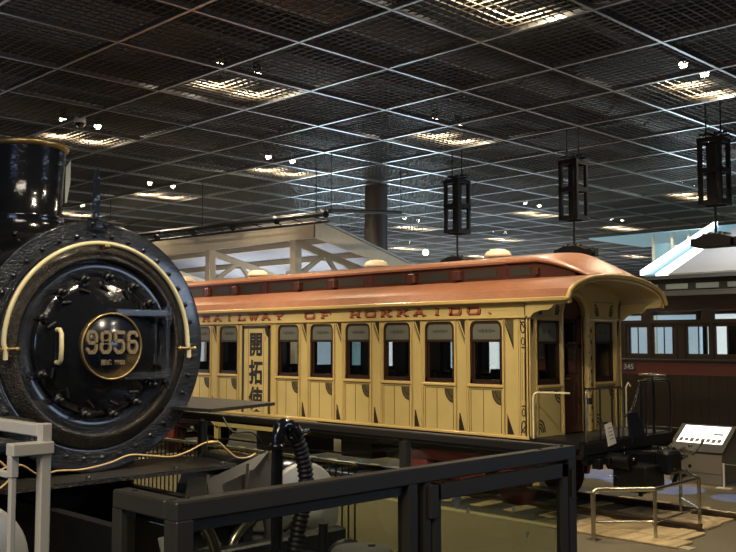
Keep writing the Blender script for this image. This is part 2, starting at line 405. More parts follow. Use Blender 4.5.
# windows, one pane with frame and blind each
def make_window(c, blind=True):
    yy = Y0+.012
    f = MB()
    f.box(c-HW, c-HW+.04, yy, yy+.05, ZB, ZT); f.box(c+HW-.045, c+HW, yy, yy+.05, ZB, ZT)
    f.box(c-HW, c+HW, yy, yy+.05, ZB, ZB+.065); f.box(c-HW, c+HW, yy, yy+.05, ZT-.035, ZT); f.box(c-HW, c+HW, yy-.004, yy+.05, 2.45, 2.49)
    for sx in (1, -1):
        x0 = c-sx*(HW-.045); f.prism([(x0, ZT-.035), (x0+sx*.06, ZT-.035), (x0+sx*.02, ZT-.055), (x0, ZT-.10)], 'y', yy, yy+.05)
    f.box(c-HW+.045, c-HW+.075, yy+.02, yy+.05, ZB+.07, 2.45)
    w = f.build('window_frame', 'winframe', coach)
    MB().box(c-HW+.04, c+HW-.04, yy+.03, yy+.036, ZB+.07, 2.46).build('window_pane', 'glass', w)
    b = MB(); b.box(c-HW+.04, c+HW-.04, yy+.015, yy+.03, 2.48, ZT-.03)
    y2 = yy+.0145
    for s_ in (-1, 1):
        for q, r_ in ((.07, .035), (.13, .02)):
            A = arc(c+s_*q, 2.615, r_, r_*.9, 0, 2*PI, 10); B_ = arc(c+s_*q, 2.615, r_*.55, r_*.5, 0, 2*PI, 10); b.strip(A, B_, 'y', y2-.003, y2, 1)
    b.prism(arc(c, 2.615, .02, .03, 0, 2*PI, 8)[:-1], 'y', y2-.003, y2, 1)
    b.box(c-.17, c+.17, y2-.003, y2, 2.61, 2.617, 1)
    b.build('window_blind', ['blind', 'scroll'], w)
    return w
w0 = make_window(WC[0])
for k in range(1, 13):
    if k != 6: dupchild(w0, coach, -PIT*k)
for k in range(13): dupchild(w0, coach, -PIT*k, Y1-Y0-.075)
# centre panel with the brushed characters
pc = WC[6]
b = MB(); b.box(pc-.43, pc+.43, Y0-.022, Y0, 1.11, 2.775)
pn = b.build('name_panel', 'yellow', coach)
b = MB(); ya, yb = Y0-.027, Y0-.022
for x0, x1, z0, z1 in ((-.43, -.365, 1.12, 2.765), (.365, .43, 1.12, 2.765), (-.43, .43, 2.705, 2.765)): b.box(pc+x0, pc+x1, ya, yb, z0, z1, 0)
for k in range(26):
    z = 1.16+k*.06
    for s_ in (-1, 1): b.box(pc+s_*.4025-.007, pc+s_*.4025+.007, ya-.002, ya, z, z+.03, 1)
for k in range(11): b.box(pc-.34+k*.065, pc-.31+k*.065, ya-.002, ya, 2.733, 2.748, 1)
b.box(pc-.235, pc-.228, ya+.003, yb, 1.12, 2.71); b.box(pc+.228, pc+.235, ya+.003, yb, 1.12, 2.71)
b.prism([(pc+.385, 2.715)]+arc(pc+.385, 2.715, -.12, -.18, 0, PI/2, 5), 'y', ya, yb, 0)
b.build('panel_border', ['line', 'fan'], pn)
for ch, z in (('開', 2.375), ('拓', 1.845), ('使', 1.34)):
    textmesh('brushed_character', ch, .47, face_y(pc+.0, Y0-.024, z), 'ink', pn, .003, .014, .88)
b = MB()
for q in range(3): b.box(pc+.26, pc+.275, Y0-.026, Y0-.022, 2.47+q*.03, 2.49+q*.03)
b.box(pc+.28, pc+.286, Y0-.026, Y0-.022, 2.46, 2.56); b.build('small_inscription', 'letter', pn)
# lettering on the letterboard
GL = {  # strokes in a box 1 wide 1 high; v = stem with slab feet
 'R': [('v', .2), ((.2,.93),(.75,.93)), ((.75,.93),(.85,.72)), ((.85,.72),(.75,.52)), ((.75,.52),(.2,.52)), ((.5,.52),(.82,.07)), ('f', .82, 0)],
 'A': [((.5,.95),(.18,.07)), ((.5,.95),(.82,.07)), ((.3,.35),(.7,.35)), ('f', .16, 0), ('f', .84, 0), ((.35,.95),(.6,.95))],
 'I': [('v', .5)], 'L': [('v', .3), ((.3,.07),(.9,.07)), ((.9,.07),(.9,.35))],
 'W': [((.1,.93),(.3,.07)), ((.3,.07),(.5,.9)), ((.5,.9),(.7,.07)), ((.7,.07),(.9,.93)), ('f', .1, 1), ('f', .9, 1)],
 'Y': [((.15,.93),(.5,.5)), ((.85,.93),(.5,.5)), ((.5,.5),(.5,.07)), ('f', .14, 1), ('f', .86, 1), ('f', .5, 0)],
 'O': [((.12,.8),(.12,.2)), ((.88,.8),(.88,.2)), ((.22,.93),(.78,.93)), ((.22,.07),(.78,.07)), ((.12,.8),(.24,.93)), ((.88,.8),(.76,.93)), ((.12,.2),(.24,.07)), ((.88,.2),(.76,.07))],
 'F': [('v', .28), ((.28,.93),(.9,.93)), ((.9,.93),(.9,.7)), ((.28,.5),(.7,.5))],
 'H': [('v', .2), ('v', .8), ((.2,.5),(.8,.5))],
 'K': [('v', .2), ((.3,.45),(.8,.93)), ((.42,.58),(.8,.07)), ('f', .82, 1), ('f', .84, 0)],
 'D': [('v', .2), ((.2,.93),(.75,.93)), ((.2,.07),(.75,.07)), ((.88,.78),(.88,.22)), ((.75,.93),(.88,.78)), ((.75,.07),(.88,.22))],
 '.': [((.2,.12),(.34,.12))]}
def glyph(mb, ch, x0, z0, w, h, y, t=.003, m=0):
    def seg(p, q, th):
        p = Vector((x0+p[0]*w, 0, z0+p[1]*h)); q = Vector((x0+q[0]*w, 0, z0+q[1]*h)); d = (q-p)
        if d.length < 1e-6: return
        d.normalize(); n = Vector((-d.z, 0, d.x)); k = abs(n.x)*.022+abs(n.z)*.012   # stems thicker than bars
        k *= th; e = d*.006
        pts = [(p-e+n*k), (q+e+n*k), (q+e-n*k), (p-e-n*k)]
        mb.prism([(v.x, v.z) for v in pts], 'y', y-t, y, m)
    for s_ in GL[ch]:
        if s_[0] == 'v':
            seg((s_[1], .05), (s_[1], .95), 1); seg((s_[1]-.15, .06), (s_[1]+.15, .06), .8); seg((s_[1]-.15, .94), (s_[1]+.15, .94), .8)
        elif s_[0] == 'f': seg((s_[1]-.14, .06 if s_[2] == 0 else .94), (s_[1]+.14, .06 if s_[2] == 0 else .94), .8)
        else: seg(s_[0], s_[1], 1)
for word, xa, xb in (('RAILWAY', -15.80, -13.12), ('OF', -12.66, -11.84), ('HOKKAIDO.', -11.48, -8.20)):
    n = len(word); pitch = (xb-xa)/n
    for k, ch in enumerate(word):
        a, s_ = MB(), None
        w = pitch*(.76 if ch != 'I' else .6); x0 = xa+pitch*k+pitch*(.1 if ch != 'I' else .2)
        glyph(a, ch, x0+.018, 2.852, w, .108, Y0-.001, .002, 1); glyph(a, ch, x0, 2.870, w, .108, Y0-.003, .003, 0)
        a.build('letter', ['letter', 'lettershade'], coach)
# end wall at the balcony
EW = [(11.22, 11.80), (12.77, 13.32)]
b = MB(); xa, xb = XE-.06, XE
def zarch(y): return 3.03+.392*math.sqrt(max(0, 1-((y-YC)/1.33)**2))
D0, D1 = 11.90, 12.50
b.box(xa, xb, Y0, D0, 1.07, ZB); b.box(xa, xb, D1, Y1, 1.07, ZB)
b.box(xa, xb, Y0, EW[0][0], ZB, ZT); b.box(xa, xb, EW[0][1], D0, ZB, ZT); b.box(xa, xb, D1, EW[1][0], ZB, ZT); b.box(xa, xb, EW[1][1], Y1, ZB, ZT)
ys = [Y0+(Y1-Y0)*i/24 for i in range(25)]
da = [(D1+D0)/2, 2.86]
def dz(y):
    return 2.86+.28*math.sqrt(max(0, 1-((y-da[0])/((D1-D0)/2))**2)) if D0 < y < D1 else ZT
ys = sorted(set(ys+[D0, D1]+[D0+(D1-D0)*i/12 for i in range(13)]))
for u, v in zip(ys, ys[1:]):
    lo = lambda y: dz(y)
    mid = (u+v)/2
    zl = (lo(u), lo(v)) if D0 < mid < D1 else (ZT, ZT)
    if D0 < mid < D1: zl = (max(2.86, dz(u)), max(2.86, dz(v)))
    b.prism([(u, zl[0]), (v, zl[1]), (v, zarch(v)), (u, zarch(u))], 'x', xa, xb)
b.build('end_wall', 'yellow', coach)
b = MB(); b.box(XW, XW+.06, Y0, Y1, 1.07, 3.06); b.prism([(Y0, 3.06)]+[(y, zarch(y)) for y in ys]+[(Y1, 3.06)], 'x', XW, XW+.06); b.build('end_wall', 'yellow', coach)
# door surround: rounded moulding and deep reveal
b = MB(); path = [(XE+.0, D1+.05, 1.09), (XE+.0, D1+.05, 2.86)]+[(XE+.0, da[0]+.35*math.cos(a*PI/12), 2.86+.33*math.sin(a*PI/12)) for a in range(1, 12)]+[(XE+.0, D0-.05, 2.86), (XE+.0, D0-.05, 1.09)]
b.tube(path, [.062 if p_[1] > da[0]+.2 else (.03 if p_[1] < da[0]-.2 else .045) for p_ in path], 12)
b.bbox(XE-.01, XE+.065, D1+.005, D1+.115, 2.70, 2.74, .008)
b.box(XE-.12, XE, D1-.0, D1+.04, 1.09, 2.87); b.box(XE-.12, XE, D0-.04, D0, 1.09, 2.87)
A = [(da[0]+.30*math.cos(a*PI/12), 2.86+.28*math.sin(a*PI/12)) for a in range(13)]; B_ = [(da[0]+.33*math.cos(a*PI/12), 2.86+.31*math.sin(a*PI/12)) for a in range(13)]
b.strip(A, B_, 'x', XE-.12, XE-.0)
for zz in (1.25, 1.45, 1.62, 1.80, 2.0, 2.2, 2.45, 2.62):
    b.prism([(D1+.035, zz), (D1+.055, zz-.04), (D1+.075, zz), (D1+.055, zz+.04)], 'x', XE+.055, XE+.066, 1); b.prism([(D1+.01, zz+.09), (D1+.02, zz+.07), (D1+.03, zz+.09), (D1+.02, zz+.11)], 'x', XE+.035, XE+.056, 1)
b.lathe([(.064, 0), (.064, .10)], (XE, D1+.05, 1.5), 'z', 14, 1); b.lathe([(.064, 0), (.064, .03)], (XE, D1+.05, 1.72), 'z', 14, 1)
b.build('door_surround', ['yellow_trim', 'line'], coach)
b = MB(); xd = XE-.07
b.box(xd-.04, xd, D0, D1, 1.09, 1.95); b.box(xd-.04, xd, D0, D0+.12, 1.95, 2.86); b.box(xd-.04, xd, D1-.12, D1, 1.95, 2.86)
b.box(xd-.04, xd, D0, D1, 2.36, 2.42); b.prism([(D0, 2.8)]+[(da[0]-.30*math.cos(a*PI/12), 2.86+.27*math.sin(a*PI/12)) for a in range(13)]+[(D1, 2.8)], 'x', xd-.04, xd)
for (u, v) in ((D0+.09, D0+.26), (D1-.26, D1-.09)): b.bbox(xd, xd+.012, u, v, 1.2, 1.85, .008)
dr = b.build('end_door', 'doorwood', coach)
MB().box(xd-.02, xd-.014, D0+.12, D1-.12, 1.95, 2.8).build('door_glass', 'glass', dr)
MB().tube([(xd, D0+.1, 1.9), (xd+.05, D0+.1, 1.9), (xd+.05, D0+.17, 1.9)], .01, 8).build('door_handle', 'brass', dr)
def end_window(u, v):
    x0 = XE-.012; f = MB()
    f.box(x0-.05, x0, u, u+.05, ZB, ZT); f.box(x0-.05, x0, v-.05, v, ZB, ZT); f.box(x0-.05, x0, u, v, ZB, ZB+.08); f.box(x0-.05, x0, u, v, ZT-.035, ZT); f.box(x0-.05, x0+.004, u, v, 2.42, 2.46)
    for sy, y_ in ((1, u+.05), (-1, v-.05)): f.prism([(y_, ZT-.035), (y_+sy*.06, ZT-.035), (y_+sy*.02, ZT-.055), (y_, ZT-.10)], 'x', x0-.05, x0)
    w = f.build('end_window_frame', 'winframe', coach)
    MB().box(x0-.036, x0-.03, u+.04, v-.04, ZB+.07, 2.43).build('window_pane', 'glass', w)
    b = MB().box(x0-.03, x0-.015, u+.04, v-.04, 2.45, ZT-.03); c = (u+v)/2
    for s_ in (-1, 1):
        A = arc(c+s_*.07, 2.6, .035, .03, 0, 2*PI, 10); B_ = arc(c+s_*.07, 2.6, .02, .016, 0, 2*PI, 10); b.strip(A, B_, 'x', x0-.015, x0-.012, 1)
    b.build('window_blind', ['blind', 'scroll'], w)
for u, v in EW: end_window(u, v)
b = MB(); d = MB()
for (u, v) in EW:
    b.bbox(XE, XE+.035, u-.03, v+.03, ZB-.045, ZB-.005, .006)
    for y_ in (u-.04, v+.04): b.bbox(XE, XE+.018, y_-.012, y_+.012, 1.11, 2.79, .004)
    for y_ in (u+.02, v-.02): d.box(XE, XE+t, y_-.004, y_+.004, 1.13, ZB-.08)
    d.box(XE, XE+t, u+.02, v-.02, ZB-.088, ZB-.08)
    for fy, fz, sy, sz in ((v-.025, ZB-.09, -1, -1), (u+.03, 1.15, 1, 1)):
        for q in (.45, .72, 1.0):
            A = arc(fy, fz, sy*.14*q, sz*.19*q, 0, PI/2, 6); B_ = arc(fy, fz, sy*(.14*q-.02), sz*(.19*q-.025), 0, PI/2, 6); d.strip(A, B_, 'x', XE, XE+t*2)
    for fy, sy in ((u+.0, 1), (v-.0, -1)):
        for q in (.45, .72, 1.0):
            A = arc(fy, 2.85, sy*.12*q, .19*q, 0, PI/2, 6); B_ = arc(fy, 2.85, sy*(.12*q-.018), .19*q-.025, 0, PI/2, 6); d.strip(A, B_, 'x', XE, XE+t*2)
    d.box(XE, XE+t, u-.0, v, 3.065, 3.073); 
b.bbox(XE, XE+.03, Y0, D0-.1, 2.79, 2.825, .006); b.bbox(XE, XE+.03, D1+.1, Y1, 2.79, 2.825, .006)
for y_ in (Y0+.03, Y1-.03, Y1-.16): b.bbox(XE, XE+.02, y_-.014, y_+.014, 1.11, 2.79, .004)
for y_ in (Y0+.10, Y1-.10): d.prism([(y_-.04, 2.775), (y_+.04, 2.775), (y_+.0, 2.52)], 'x', XE, XE+t)
b.build('end_moulding', 'yellow_trim', coach); d.build('end_lining', 'line', coach)
# roof
EY = 1.40; XR0, XR1 = XW-.74, -7.03
def zlow(dy):  # lower roof section height by distance from the centre line
    k = min(1, abs(dy)/EY); return 3.07+.38*math.sqrt(max(0, 1-k**2.2))
MH, MY = .70, .66   # monitor half width (roof) / wall
yy = [-EY+2*EY*i/40 for i in range(41)]
b = MB()
prof = [(YC+q, zlow(q)) for q in yy]; inn = [(YC+q*.985, zlow(q)-.045) for q in yy]
b.strip(prof, inn, 'x', XR0, XR1)
b.build('lower_roof', 'roof', coach)
# canopy front bead and soffit
b = MB()
for x_ in (XR1,):
    b.tube([(x_, YC+q, zlow(q)-.035) for q in yy], .032, 10)
    b.tube([(x_-.03, YC+q*.965, zlow(q)-.085) for q in yy], .022, 10)
b.bbox(XR0, XR1, YC-EY-.012, YC-EY+.03, 3.02, 3.075, .008); b.bbox(XR0, XR1, YC+EY-.03, YC+EY+.012, 3.02, 3.075, .008)
b.build('roof_edge_moulding', 'yellow_trim', coach)
b = MB(); b.strip([(YC+q*.97, zlow(q)-.05) for q in yy], [(YC+q*.96, zlow(q)-.065) for q in yy], 'x', XE, XR1-.03); b.build('canopy_soffit', 'canopyin', coach)
# scalloped canopy brackets each side
for ya in (Y0-.03, Y1-.02):
    poly = [(XE-.02, 3.05), (XE-.02, 2.79), (XE+.05, 2.80), (XE+.12, 2.86), (XE+.22, 2.895), (XE+.36, 2.90), (XE+.42, 2.93), (XE+.46, 2.97), (XR1-.02, 2.99), (XR1-.02, 3.05)]
    MB().prism(poly, 'y', ya, ya+.05).build('canopy_bracket', 'yellow', coach)
# clerestory: side walls, glazing, roof with rounded end
XM = -8.55
b = MB()
for s_ in (-1, 1): b.box(XW+.8, XM, YC+s_*MY-.03, YC+s_*MY+.03, 3.33, 3.66)
b.box(XM-.02, XM, YC-MY, YC+MY, 3.3, 3.66)
nb = 11; 
for k in range(nb+1):
    x_ = XM-.03-(XM-XW-.86)*k/nb
    for s_ in (-1, 1): b.bbox(x_-.03, x_+.03, YC+s_*(MY+.02)-.03, YC+s_*(MY+.02)+.03, 3.36, 3.64, .006)
# wedge where the clerestory dies into the canopy roof
for s_ in (-1, 1):
    b.prism([(XM, 3.33), (XM, 3.66), (XM+.5, 3.655), (XM+.75, 3.61), (XM+1.0, 3.53), (XM+1.2, 3.45), (XM+1.2, 3.395), (XM+.75, 3.395), (XM+.72, 3.33)], 'y', YC+s_*MY-.03, YC+s_*MY+.03)
cl = b.build('clerestory', 'monitor', coach)
MB().bbox(XM+.08, XM+.42, YC-MY-.045, YC-MY-.03, 3.45, 3.58, .003).build('clerestory_pane', 'monglass', cl)
MB().bbox(XM+.52, XM+.60, YC-MY-.10, YC-MY-.02, 3.45, 3.55, .008).build('roof_vent_box', 'monitor', cl)
for k in range(nb):
    xm = XM-.03-(XM-XW-.86)*(k+.5)/nb
    MB().bbox(xm-.31, xm+.31, YC-MY-.04, YC-MY-.03, 3.45, 3.58, .003).build('clerestory_pane', 'monglass', cl)
vb = None
for k in (0, 1, 3, 4, 6, 7, 9):
    x_ = XM-.03-(XM-XW-.86)*(k+.93)/nb
    MB().bbox(x_-.07, x_+.07, YC-MY-.15, YC-MY-.02, 3.43, 3.58, .01).build('roof_vent_box', 'monitor', cl)
def zm(dy, h=1.): return 3.64+.17*h*math.sqrt(max(0, 1-(dy/(MH+.08))**2))
b = MB(); q2 = [-(MH+.06)+2*(MH+.06)*i/20 for i in range(21)]
b.strip([(YC+q, zm(q)) for q in q2], [(YC+q, zm(q)-.035) for q in q2], 'x', XW+.7, XM)
# bullnose end: blends the clerestory roof down to the canopy edge
NX = 20
rows = []
for i in range(NX+1):
    f_ = i/NX; x_ = XM+(XR1-XM)*f_; row = []
    for q in q2:
        s0 = .52-.20*abs(q)/.76; e = min(1, max(0, (f_-s0)/(1.-s0-.03*abs(q)/.76))); e = e**1.6
        row.append((x_, YC+q, (1-e)*zm(q)+e*(zlow(q)+.004)))
    rows.append(row)
vs = [p_ for r_ in rows for p_ in r_]+[(p_[0], p_[1], min(p_[2]-.035, 9)) for r_ in rows for p_ in r_]
n2 = 21; off = (NX+1)*n2; fs = []
for i in range(NX):
    for j in range(20):
        fs.append((i*n2+j, i*n2+j+1, (i+1)*n2+j+1, (i+1)*n2+j)); fs.append((off+i*n2+j, off+(i+1)*n2+j, off+(i+1)*n2+j+1, off+i*n2+j+1))
for i in range(NX):
    fs.append((i*n2, (i+1)*n2, off+(i+1)*n2, off+i*n2)); fs.append((i*n2+20, off+i*n2+20, off+(i+1)*n2+20, (i+1)*n2+20))
b.add(vs, fs, 0, True)
b.build('clerestory_roof', 'roof', coach)
v0 = None
for x_ in (-9.25, -12.06, -15.57, -18.3):
    b = MB().lathe([(.17, 0), (.17, .07), (.23, .07), (.225, .10), (.195, .155), (.12, .195), (0, .21)], (x_, YC, 3.77), 'z', 28)
    b.build('dome_ventilator', 'pinkdome', coach)
# platform, railings, steps
b = MB(); b.box(XE-.0, -6.95, Y0, Y1, 1.0, 1.08); b.box(-6.97, -6.90, Y0+.02, Y1-.02, .90, 1.07)
b.build('balcony_floor', 'under', coach)
MB().box(XE+.01, -6.98, Y0+.03, Y1-.03, 1.08, 1.09).build('balcony_mat', 'under', coach)
def railing(y0, y1, bal, zt, topm):
    xr = -6.97; r_ = .07
    pts = [(xr, y0, 1.08), (xr, y0, zt-r_)]+[(xr, y0+r_-r_*math.cos(a), zt-r_+r_*math.sin(a)) for a in (PI/6, PI/3, PI/2)]+[(xr, y1-r_+r_*math.sin(a), zt-r_+r_*math.cos(a)) for a in (0, PI/6, PI/3, PI/2)]+[(xr, y1, 1.08)]
    o = MB().tube(pts, .016, 8).build('balcony_railing', topm, coach)
    for y_ in bal: MB().cyl((xr, y_, 1.08), (xr, y_, zt), .014, 8).build('baluster', 'steelblack', o)
    return o
railing(11.2, 12.18, (11.56, 11.88, 12.05), 1.80, 'steel')
railing(12.66, 13.60, (12.72, 12.85, 13.1), 1.86, 'steelblack')
MB().tube([(-7.00, 12.70, 1.865), (-7.00, 12.9, 1.885), (-7.0, 13.3, 1.89), (-7.0, 13.5, 1.87)], .015, 8).build('hand_bar', 'steel', coach)
MB().tube([(XE+.09, Y0-.02, 1.10), (XE+.09, Y0-.02, 1.66), (XE+.11, Y0-.02, 1.72), (XE+.16, Y0-.02, 1.745), (XR1-.05, Y0-.02, 1.75)], .014, 8).build('grab_rail', 'creamrail', coach)
MB().tube([(XE+.06, Y1+.03, 1.10), (XE+.06, Y1+.03, 1.72), (XE+.09, Y1+.05, 1.80), (XE+.13, Y1+.05, 1.74)], .014, 8).build('grab_rail', 'creamrail', coach)
b = MB().lathe([(.19, -.012), (.205, 0), (.19, .012), (.178, 0), (.19, -.012)], (-6.95, 13.02, 1.955), 'z', 24)
for a in range(4): b.cyl((-6.95, 13.02, 1.95), (-6.95+.19*math.cos(a*PI/2+.4), 13.02+.19*math.sin(a*PI/2+.4), 1.955), .012, 8)
b.cyl((-6.95, 13.02, 1.93), (-6.95, 13.02, 1.99), .03, 12)
bw = b.build('brake_wheel', 'steel', coach)
MB().cyl((-6.95, 13.02, .9), (-6.95, 13.02, 1.95), .013, 8).build('brake_shaft', 'steelblack', bw)
ch = [(-6.97+.0, 12.66-.46*u_, 1.80-.42*u_-.12*math.sin(u_*PI)) for u_ in [i/14 for i in range(15)]]
b = MB()
for i in range(14):
    p_, q_ = Vector(ch[i]), Vector(ch[i+1]); d_ = (q_-p_).normalized(); n_ = Vector((1, 0, 0)) if i % 2 else d_.cross(Vector((1, 0, 0)))
    c_ = (p_+q_)/2; l_ = (q_-p_).length*.62
    b.tube([c_+d_*l_*math.cos(a*PI/4)+n_*.018*math.sin(a*PI/4) for a in range(8)], .0085, 6, 0, True)
b.build('safety_chain', 'steel', coach)
b = MB(); b.prism([(12.20, 1.42), (12.45, 1.44), (12.80, .98), (12.72, .96), (12.28, .95)], 'x', -6.93, -6.905)
b.bar((-6.9, 12.30, 1.0), (-6.9, 12.30, 1.1), .03, .03); b.build('gangway_plate', 'navy', coach)
# sign standing on the balcony edge
sg = thing('notice_card', 'white notice card leaning on the balcony railing of the yellow coach', 'sign', (-6.90, 11.75, 1.08))
MB().prism([(11.53, 1.30), (11.70, 1.33), (11.83, 1.03), (11.62, 1.0)], 'x', -6.89, -6.88).build('card', 'paper', sg)
b = MB()
for k in range(4): b.prism([(11.60+.02*k, 1.25-.05*k), (11.70+.02*k, 1.265-.05*k), (11.702+.02*k, 1.255-.05*k), (11.602+.02*k, 1.24-.05*k)], 'x', -6.88, -6.878)
b.build('printed_lines', 'print', sg)
MB().bbox(-6.93, -6.89, 11.48, 11.64, 1.26, 1.34, .008).build('clip', 'steel', sg)
# underframe
b = MB(); b.box(XW, XE, Y0+.05, Y1-.05, .86, 1.07); b.box(XW, XE, Y0+.35, Y0+.45, .74, .9); b.box(XW, XE, Y1-.45, Y1-.35, .74, .9)
b.box(XE, -6.98, Y0+.7, Y1-.7, .82, 1.0)
b.build('underframe', 'under', coach)
b = MB(); b.prism([(-15.65, 1.07), (-15.6, .95), (-15.45, .90), (-15.3, .80), (-15.2, .74), (-15.1, .80), (-12.6, .80), (-12.4, .90), (-12.25, 1.07)], 'y', Y0+.0, Y0+.05)
b.box(-15.3, -15.16, Y0, Y0+.06, .55, .8)
b.build('side_truss_board', 'yellow', coach)
b = MB(); b.bbox(-14.6, -13.2, Y0+.5, Y0+1.3, .35, .85, .02); b.bbox(-12.4, -11.6, Y0+.7, Y0+1.2, .4, .85, .02); b.cyl((-11.3, Y0+.9, .6), (-10.6, Y0+.9, .6), .17, 16); b.build('battery_box', 'under', coach)
b = MB()
for yq in (Y0+.4, Y1-.4): b.tube([(XW+1.5, yq, .85), (XW+4.3, yq, .5), (XE-4.3, yq, .5), (XE-1.5, yq, .85)], .018, 8)
b.build('truss_rod', 'steelblack', coach)
for sgn, ys_ in ((1, Y0),):   # steps at the near corner
    b = MB()
    for k, zz in enumerate((.72, .42)): b.bbox(XE+.1, XE+.62, Y0-.12-.1*k, Y0+.14-.1*k, zz, zz+.03, .005)
    b.build('step', 'under', coach)
    MB().prism([(XE+.05, .98), (XE+.12, .98), (XE+.16, .42), (XE+.05, .40)], 'y', Y0-.0, Y0+.03).build('step_side', 'yellow', coach)
    MB().prism([(XE+.60, .98), (XE+.67, .98), (XE+.67, .40), (XE+.60, .40)], 'y', Y0-.0, Y0+.03).build('step_side', 'under', coach)
# bogies
def bogie(cx):
    b = MB()
    for s_ in (-1, 1):
        ya = YC+s_*.80
        b.prism([(cx-1.25, .62), (cx-1.15, .74), (cx+1.15, .74), (cx+1.25, .62), (cx+1.2, .36), (cx+1.0, .36), (cx+.75, .56), (cx+.45, .56), (cx+.3, .30), (cx-.3, .30), (cx-.45, .56), (cx-.75, .56), (cx-1.0, .36), (cx-1.2, .36)], 'y', ya-.05, ya+.05)
        for dx in (-.85, .85): b.bbox(cx+dx-.13, cx+dx+.13, ya-.11, ya+.11, .30, .56, .02)
        for dx in (-.16, .16): b.lathe([(.09, .0)]+[(.09+.02*(k % 2), .03*k) for k in range(9)]+[(.0, .26)], (cx+dx, ya, .34), 'z', 14)
    b.bbox(cx-.2, cx+.2, YC-.8, YC+.8, .52, .80, .02)
    for dx in (-1.2, 1.2): b.box(cx+dx-.04, cx+dx+.04, YC-.8, YC+.8, .60, .70)
    g = b.build('bogie', 'bogie', coach)
    for dx in (-.85, .85):
        w = MB()
        for s_ in (-1, 1):
            w.lathe([(.0, -.02*s_), (.30, -.02*s_), (.34, -.03*s_), (.34, .04*s_), (.385, .05*s_), (.385, .08*s_), (.0, .08*s_)], (cx+dx, YC+s_*-.0+(-.0)+s_*.56, .375), 'y', 32)
        w.cyl((cx+dx, YC-.7, .375), (cx+dx, YC+.7, .375), .07, 14)
        w.build('wheelset', 'wheelpaint', g)
bogie(XE-1.55); bogie(XW+1.55)
# coupling gear below the balcony
b = MB(); b.bbox(-6.95, -6.35, YC-.14, YC+.14, .66, .90, .03); b.bbox(-6.45, -6.2, YC-.20, YC+.16, .62, .94, .04); b.cyl((-6.9, YC-.6, .8), (-6.55, YC-.6, .8), .12, 16); b.cyl((-6.9, YC+.6, .8), (-6.55, YC+.6, .8), .12, 16)
b.tube([(-6.95, YC+.45, .85), (-6.6, YC+.5, .8), (-6.45, YC+.5, .6), (-6.5, YC+.45, .38)], .035, 10)
b.tube([(-6.95, YC-.35, .85), (-6.65, YC-.38, .78), (-6.55, YC-.36, .5), (-6.6, YC-.3, .32)], .035, 10)
b.build('coupler', 'blackmatte', coach)
MB().bbox(-6.85, -6.35, 11.65, 12.2, .40, .76, .02).build('equipment_box', 'blackmatte', coach)
b = MB(); b.tube([(-6.4, 12.5, .86), (-6.3, 12.65, .93), (-6.25, 12.85, .84), (-6.3, 13.1, .9), (-6.35, 13.4, .98)], .018, 8)
b.tube([(-6.45, 12.9, .8), (-6.3, 12.75, .82), (-6.3, 12.6, .8)], .025, 8)
for k in range(7): b.lathe([(0, 0), (.03, 0), (.03, .03), (0, .03)], (-6.7+.06*k, 12.62+.09*k, .86+.03*(k % 3)), 'z', 8)
b.build('coupling_chain', 'steel', coach)
b = MB()
for k in range(9): b.bbox(-6.93, -6.80, 11.25+.24*k, 11.34+.24*k, .72+.04*(k % 3), .86, .01)
b.box(-6.98, -6.90, Y0+.1, Y1-.1, .78, .92); b.build('end_beam', 'blackmatte', coach)
rnd = random.Random(5)
for k in range(26):
    x_, y_, z_ = -6.9+rnd.random()*.45, 11.4+rnd.random()*1.9, .45+rnd.random()*.5
    q = rnd.random()
    if q < .4: o = MB().lathe([(0, .03), (.022, .03), (.03, .015), (.03, 0), (0, 0)], (x_, y_, z_), 'x', 6)
    elif q < .7: o = MB().tube([(x_, y_, z_), (x_+.05, y_+.05, z_+.02), (x_+.08, y_+.13, z_-.02)], .012, 8)
    else: o = MB().bbox(x_, x_+.06, y_, y_+.09, z_, z_+.05, .01)
    o.build('coupler_fitting', 'steel' if q < .62 and k % 2 else 'blackmatte', coach)
# inside of the coach
b = MB(); b.box(XW+.06, XE-.3, Y0+.06, Y1-.06, 1.08, 1.12); b.build('saloon_floor', 'doorwood', coach)
for k in range(13):
    for y_ in (Y0+.12, Y1-.55): MB().bbox(WC[k]-.36, WC[k]+.36, y_, y_+.42, 1.12, 1.55, .03).bbox(WC[k]+.33, WC[k]+.40, y_, y_+.42, 1.5, 1.98, .02).build('bench', 'mosaic', coach)
# track under the coach
tr = thing('railway_track', 'steel railway track on pale timber sleepers under the yellow coach', 'railway track', (-14, YC, 0))
for s_ in (-1, 1):
    b = MB(); y_ = YC+s_*.56
    b.box(-30, -5.6, y_-.06, y_+.06, .012, .028); b.box(-30, -5.6, y_-.012, y_+.012, .028, .07); b.bbox(-30, -5.6, y_-.032, y_+.032, .062, .10, .006); b.build('rail', 'railsteel', tr)
for k in range(36):
    x_ = -5.75-.62*k; MB().bbox(x_-.11, x_+.11, YC-1.15, YC+1.15, -.05, .022, .01).build('sleeper', 'sleeper', tr)
for k, (x0, x1) in enumerate(((-7.1, -5.6),)):
    for j, (ya, yb) in enumerate(((YC-1.75, YC-1.32), (YC-1.28, YC-.72), (YC-.40, YC+.0), (YC+.04, YC+.42))):
        MB().bbox(x0+.1*j, x1+.25-.12*j, ya, yb, .0, .03, .008).build('crossing_board', 'sleeper', tr)

